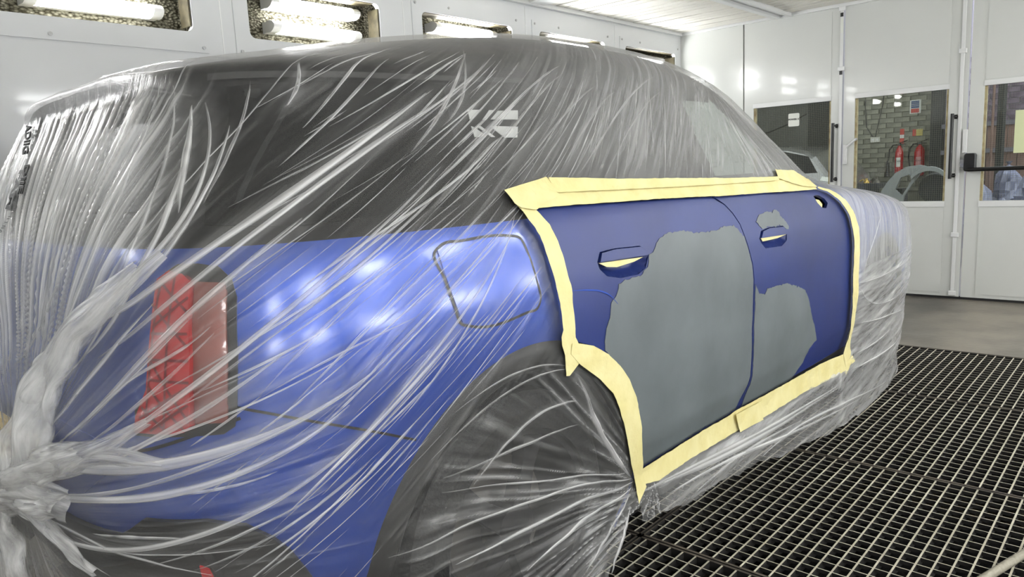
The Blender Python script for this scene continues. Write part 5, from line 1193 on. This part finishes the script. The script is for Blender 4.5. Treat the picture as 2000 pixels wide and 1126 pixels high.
def film_mat(name, floor_veil=0.0):
    m = bpy.data.materials.new(name); m.use_nodes = True; nt = m.node_tree; N = nt.nodes.new; Lk = nt.links.new
    for n in list(nt.nodes): nt.nodes.remove(n)
    out = N('ShaderNodeOutputMaterial'); tr = N('ShaderNodeBsdfTransparent'); tr.inputs[0].default_value = (0.96, 0.96, 0.96, 1)
    df = N('ShaderNodeBsdfDiffuse'); df.inputs[0].default_value = (0.93, 0.93, 0.92, 1); tl = N('ShaderNodeBsdfTranslucent'); tl.inputs[0].default_value = (0.93, 0.93, 0.92, 1)
    gl = N('ShaderNodeBsdfGlossy'); gl.inputs[1].default_value = 0.22
    at = N('ShaderNodeAttribute'); at.attribute_name = 'veil'
    uvn = N('ShaderNodeUVMap'); uvn.uv_map = 'folds'; mp = N('ShaderNodeMapping'); mp.inputs['Scale'].default_value = (13, 3.5, 1); Lk(uvn.outputs[0], mp.inputs[0])
    nz = N('ShaderNodeTexNoise'); nz.inputs['Scale'].default_value = 1.0; nz.inputs['Detail'].default_value = 4; nz.inputs['Roughness'].default_value = 0.6; Lk(mp.outputs[0], nz.inputs['Vector'])
    tc = N('ShaderNodeTexCoord'); n2 = N('ShaderNodeTexNoise'); n2.inputs['Scale'].default_value = 16; n2.inputs['Detail'].default_value = 3; Lk(tc.outputs['Object'], n2.inputs['Vector'])
    ad = N('ShaderNodeMath'); ad.operation = 'MULTIPLY_ADD'; ad.inputs[1].default_value = 0.8; Lk(n2.outputs[0], ad.inputs[0]); Lk(nz.outputs[0], ad.inputs[2])
    bp = N('ShaderNodeBump'); bp.inputs['Strength'].default_value = 0.5; bp.inputs['Distance'].default_value = 0.004; Lk(ad.outputs[0], bp.inputs['Height'])
    for s in (gl, df, tl): Lk(bp.outputs[0], s.inputs['Normal'])
    # milky share: attribute modulated by the fine wrinkles
    rp = N('ShaderNodeMapRange'); rp.inputs['From Min'].default_value = 0.38; rp.inputs['From Max'].default_value = 0.72; rp.inputs['To Min'].default_value = 0.7; rp.inputs['To Max'].default_value = 1.5; Lk(nz.outputs[0], rp.inputs[0])
    mu = N('ShaderNodeMath'); mu.operation = 'MULTIPLY'; mu.use_clamp = True; Lk(at.outputs['Fac'], mu.inputs[0]); Lk(rp.outputs[0], mu.inputs[1])
    fac = mu.outputs[0]
    if floor_veil:
        mx = N('ShaderNodeMath'); mx.operation = 'MAXIMUM'; mx.inputs[1].default_value = floor_veil; Lk(fac, mx.inputs[0]); fac = mx.outputs[0]
    md = N('ShaderNodeMixShader'); md.inputs[0].default_value = 0.25; Lk(df.outputs[0], md.inputs[1]); Lk(tl.outputs[0], md.inputs[2])
    m1 = N('ShaderNodeMixShader'); Lk(fac, m1.inputs[0]); Lk(tr.outputs[0], m1.inputs[1]); Lk(md.outputs[0], m1.inputs[2])
    lw = N('ShaderNodeLayerWeight'); lw.inputs[0].default_value = 0.5; Lk(bp.outputs[0], lw.inputs['Normal']); pw = N('ShaderNodeMath'); pw.operation = 'POWER'; pw.inputs[1].default_value = 3.5; Lk(lw.outputs['Facing'], pw.inputs[0])
    mm = N('ShaderNodeMath'); mm.operation = 'MULTIPLY_ADD'; mm.inputs[1].default_value = 0.5; mm.inputs[2].default_value = 0.04; Lk(pw.outputs[0], mm.inputs[0])
    m2 = N('ShaderNodeMixShader'); Lk(mm.outputs[0], m2.inputs[0]); Lk(m1.outputs[0], m2.inputs[1]); Lk(gl.outputs[0], m2.inputs[2]); Lk(m2.outputs[0], out.inputs[0])
    return m
M['film'] = film_mat('clear_masking_film')
film = thing('masking_film', 'wrinkled clear plastic masking film draped over the car', 'plastic film', (0, 0, 0))
link('film_sheet', me, M['film'], film)
# creases: narrow standing folds, too many to count, laid on the sheet
from mathutils.kdtree import KDTree
kd_pts = V.reshape(-1, 3)
Hs = (H + sink)
z_ax, s_ax = z_rows, ph_vis
cv, cf, ca, cu_ = [], [], [], []; base = 0
prof_u = np.array([-1.0, -0.75, -0.1, 0.65, 1.0]); prof_h = np.array([-0.25, 0.35, 0.75, 0.45, -0.25]); prof_v = np.array([0.15, 0.85, 0.45, 0.7, 0.1])
for ci, (P3, Nn, a, w_, st) in enumerate(CREASES):
    n = len(P3); t = np.gradient(P3, axis=0); t /= np.maximum(np.linalg.norm(t, axis=1, keepdims=True), 1e-9); sd = np.cross(t, Nn)
    jj_ = np.clip(np.searchsorted(s_ax, np.radians(a[:, 0])), 0, len(s_ax) - 1); ii_ = np.clip(np.searchsorted(z_ax, a[:, 1]), 0, nr - 1)
    lift = Hs[ii_, jj_]; k3 = np.array([1, 2, 3, 2, 1]) / 9.0; lift = np.convolve(np.pad(lift, 2, mode='edge'), k3, 'valid')
    u = np.linspace(0, 1, n); tp = np.sin(np.pi * np.clip(u * 0.96 + 0.02, 0, 1)) ** 0.6 * (0.8 + 0.4 * noise2(u * 7, u * 0 + ci, 77))
    side = 1 if ci % 2 else -1
    Vc = P3[:, None, :] + sd[:, None, :] * (prof_u[None] * side * (w_ * 0.55 * tp)[:, None])[..., None] + Nn[:, None, :] * (lift[:, None] + prof_h[None] * (w_ * 0.5 * tp)[:, None])[..., None]
    cv.append(Vc.reshape(-1, 3)); ca.append((np.clip(prof_v[None] * st * (0.35 + 0.65 * np.sin(np.pi * u) ** 0.5)[:, None] * (0.75 + 0.5 * noise2(u * 11, u * 0 + ci, 79))[:, None], 0, 0.9)).reshape(-1))
    cu_.append(np.stack([np.tile(prof_u * 0.05, n), np.repeat(u, 5) * 0.3 + ci], -1))
    i2, j2 = np.meshgrid(np.arange(n - 1), np.arange(4), indexing='ij'); q0 = base + i2 * 5 + j2
    cf.append(np.stack([q0, q0 + 1, q0 + 6, q0 + 5], -1).reshape(-1, 4)); base += n * 5
cme = np_mesh('creases', np.concatenate(cv), np.concatenate(cf))
at = cme.attributes.new('veil', 'FLOAT', 'POINT'); at.data.foreach_set('value', np.concatenate(ca).astype(np.float32))
ul = cme.uv_layers.new(name='folds'); li = np.empty(len(cme.loops), dtype=np.int32); cme.loops.foreach_get('vertex_index', li); ul.data.foreach_set('uv', np.concatenate(cu_).astype(np.float32)[li].ravel())
tag(link('creases', cme, M['film'], film), kind='stuff')

# the bunch of film knotted together at the rear bumper
for bi, (pts, ws, ls) in enumerate(BUNCH):
    n, mrow = 70, 17; a = smooth_line(pts, n); P3 = surf(np.radians(a[:, 0]), a[:, 1], 0.0, FILM); N_ = normal(np.radians(a[:, 0]), a[:, 1], FILM)
    t = np.gradient(P3, axis=0); t /= np.linalg.norm(t, axis=1, keepdims=True); sd = np.cross(t, N_)
    w_ = np.interp(np.linspace(0, 1, n), np.linspace(0, 1, len(ws)), ws); l_ = np.interp(np.linspace(0, 1, n), np.linspace(0, 1, len(ls)), ls)
    u = np.linspace(-1, 1, mrow); U, T_ = np.meshgrid(u, np.arange(n)); 
    cr = noise2(U * 2.2 + 10, T_ * 0.09 + bi * 17, 100 + bi) - 0.5; cr2 = noise2(U * 5 + 30, T_ * 0.12, 200 + bi) - 0.5
    wob = 1 + 0.35 * (noise2(T_ * 0.12, T_ * 0 + bi, 300 + bi) - 0.5)
    Vb = P3[:, None, :] + sd[:, None, :] * (U * w_[:, None] * 0.6 * wob)[..., None] + N_[:, None, :] * (l_[:, None] * (1 - 0.55 * U ** 2) + cr * w_[:, None] * 0.35 + cr2 * 0.006)[..., None]
    ii, jj = np.meshgrid(np.arange(n - 1), np.arange(mrow - 1), indexing='ij'); q0 = ii * mrow + jj
    mb_ = np_mesh('gathered_fold', Vb.reshape(-1, 3), np.stack([q0, q0 + 1, q0 + 1 + mrow, q0 + mrow], -1).reshape(-1, 4))
    at = mb_.attributes.new('veil', 'FLOAT', 'POINT'); vv = np.clip(0.27 + 0.8 * np.abs(cr) + 0.15 * np.abs(cr2), 0, 0.85) * np.clip((1 - np.abs(U)) * 6 + 0.35, 0, 1)
    at.data.foreach_set('value', vv.reshape(-1).astype(np.float32))
    ul = mb_.uv_layers.new(name='folds'); li = np.empty(len(mb_.loops), dtype=np.int32); mb_.loops.foreach_get('vertex_index', li)
    ul.data.foreach_set('uv', np.stack([U * 0.4, T_ * 0.02], -1).reshape(-1, 2).astype(np.float32)[li].ravel())
    o = link('gathered_fold', mb_, M['film'], film); tag(o, 'thick milky fold of gathered film')

# print running down the sheet behind the spoiler
def print_text(body, p0, p1, size, bold, outline):
    cu = bpy.data.curves.new('t', 'FONT'); cu.body = body; cu.size = 1.0; cu.align_x = 'LEFT'; cu.align_y = 'CENTER'; cu.resolution_u = 3
    if bold: cu.offset = 0.05
    ob = bpy.data.objects.new('t', cu); col.objects.link(ob); dg = bpy.context.evaluated_depsgraph_get(); dg.update()
    if outline:
        cu.fill_mode = 'NONE'; cu.bevel_depth = 0.055; cu.bevel_resolution = 0
    me_ = bpy.data.meshes.new_from_object(ob.evaluated_get(bpy.context.evaluated_depsgraph_get())); bpy.data.objects.remove(ob)
    nv = len(me_.vertices); co = np.empty(nv * 3, dtype=np.float32); me_.vertices.foreach_get('co', co); co = co.reshape(-1, 3); wd = co[:, 0].max()
    a0, a1 = np.array(p0), np.array(p1); t = co[:, 0] / wd; c = a0 + (a1 - a0) * t[:, None]
    b = surf(np.radians(c[:, 0]), c[:, 1], 0.026, FILM); e = surf(np.radians(c[:, 0]), c[:, 1] + 0.002, 0.026, FILM); g = surf(np.radians(c[:, 0] + 0.2), c[:, 1], 0.026, FILM) - b
    g /= np.linalg.norm(g, axis=1, keepdims=True); nn = normal(np.radians(c[:, 0]), c[:, 1], FILM)
    vv = b + g * (co[:, 1:2] * size) + nn * (co[:, 2:3] * size * 0.5)
    me_.vertices.foreach_set('co', vv.astype(np.float32).ravel()); me_.update(); me_.materials.clear()
    return link('printed_lettering', me_, M['ink'], film)
for body, key, size, bold, outl in (('ADIIG', 'text1', 0.066, False, True), ('DIIE', 'text2', 0.05, False, True), ('FAM', 'text3', 0.055, True, False), ('THITIIAT', 'text4', 0.036, False, False)):
    try: print_text(body, [(p if p < 0 else p - 360) + 0.6 for p in (S[key][0][0],)] + [S[key][0][1]], [(p if p < 0 else p - 360) + 0.6 for p in (S[key][1][0],)] + [S[key][1][1]], size, bold, outl)
    except Exception as e_: print('text', e_)
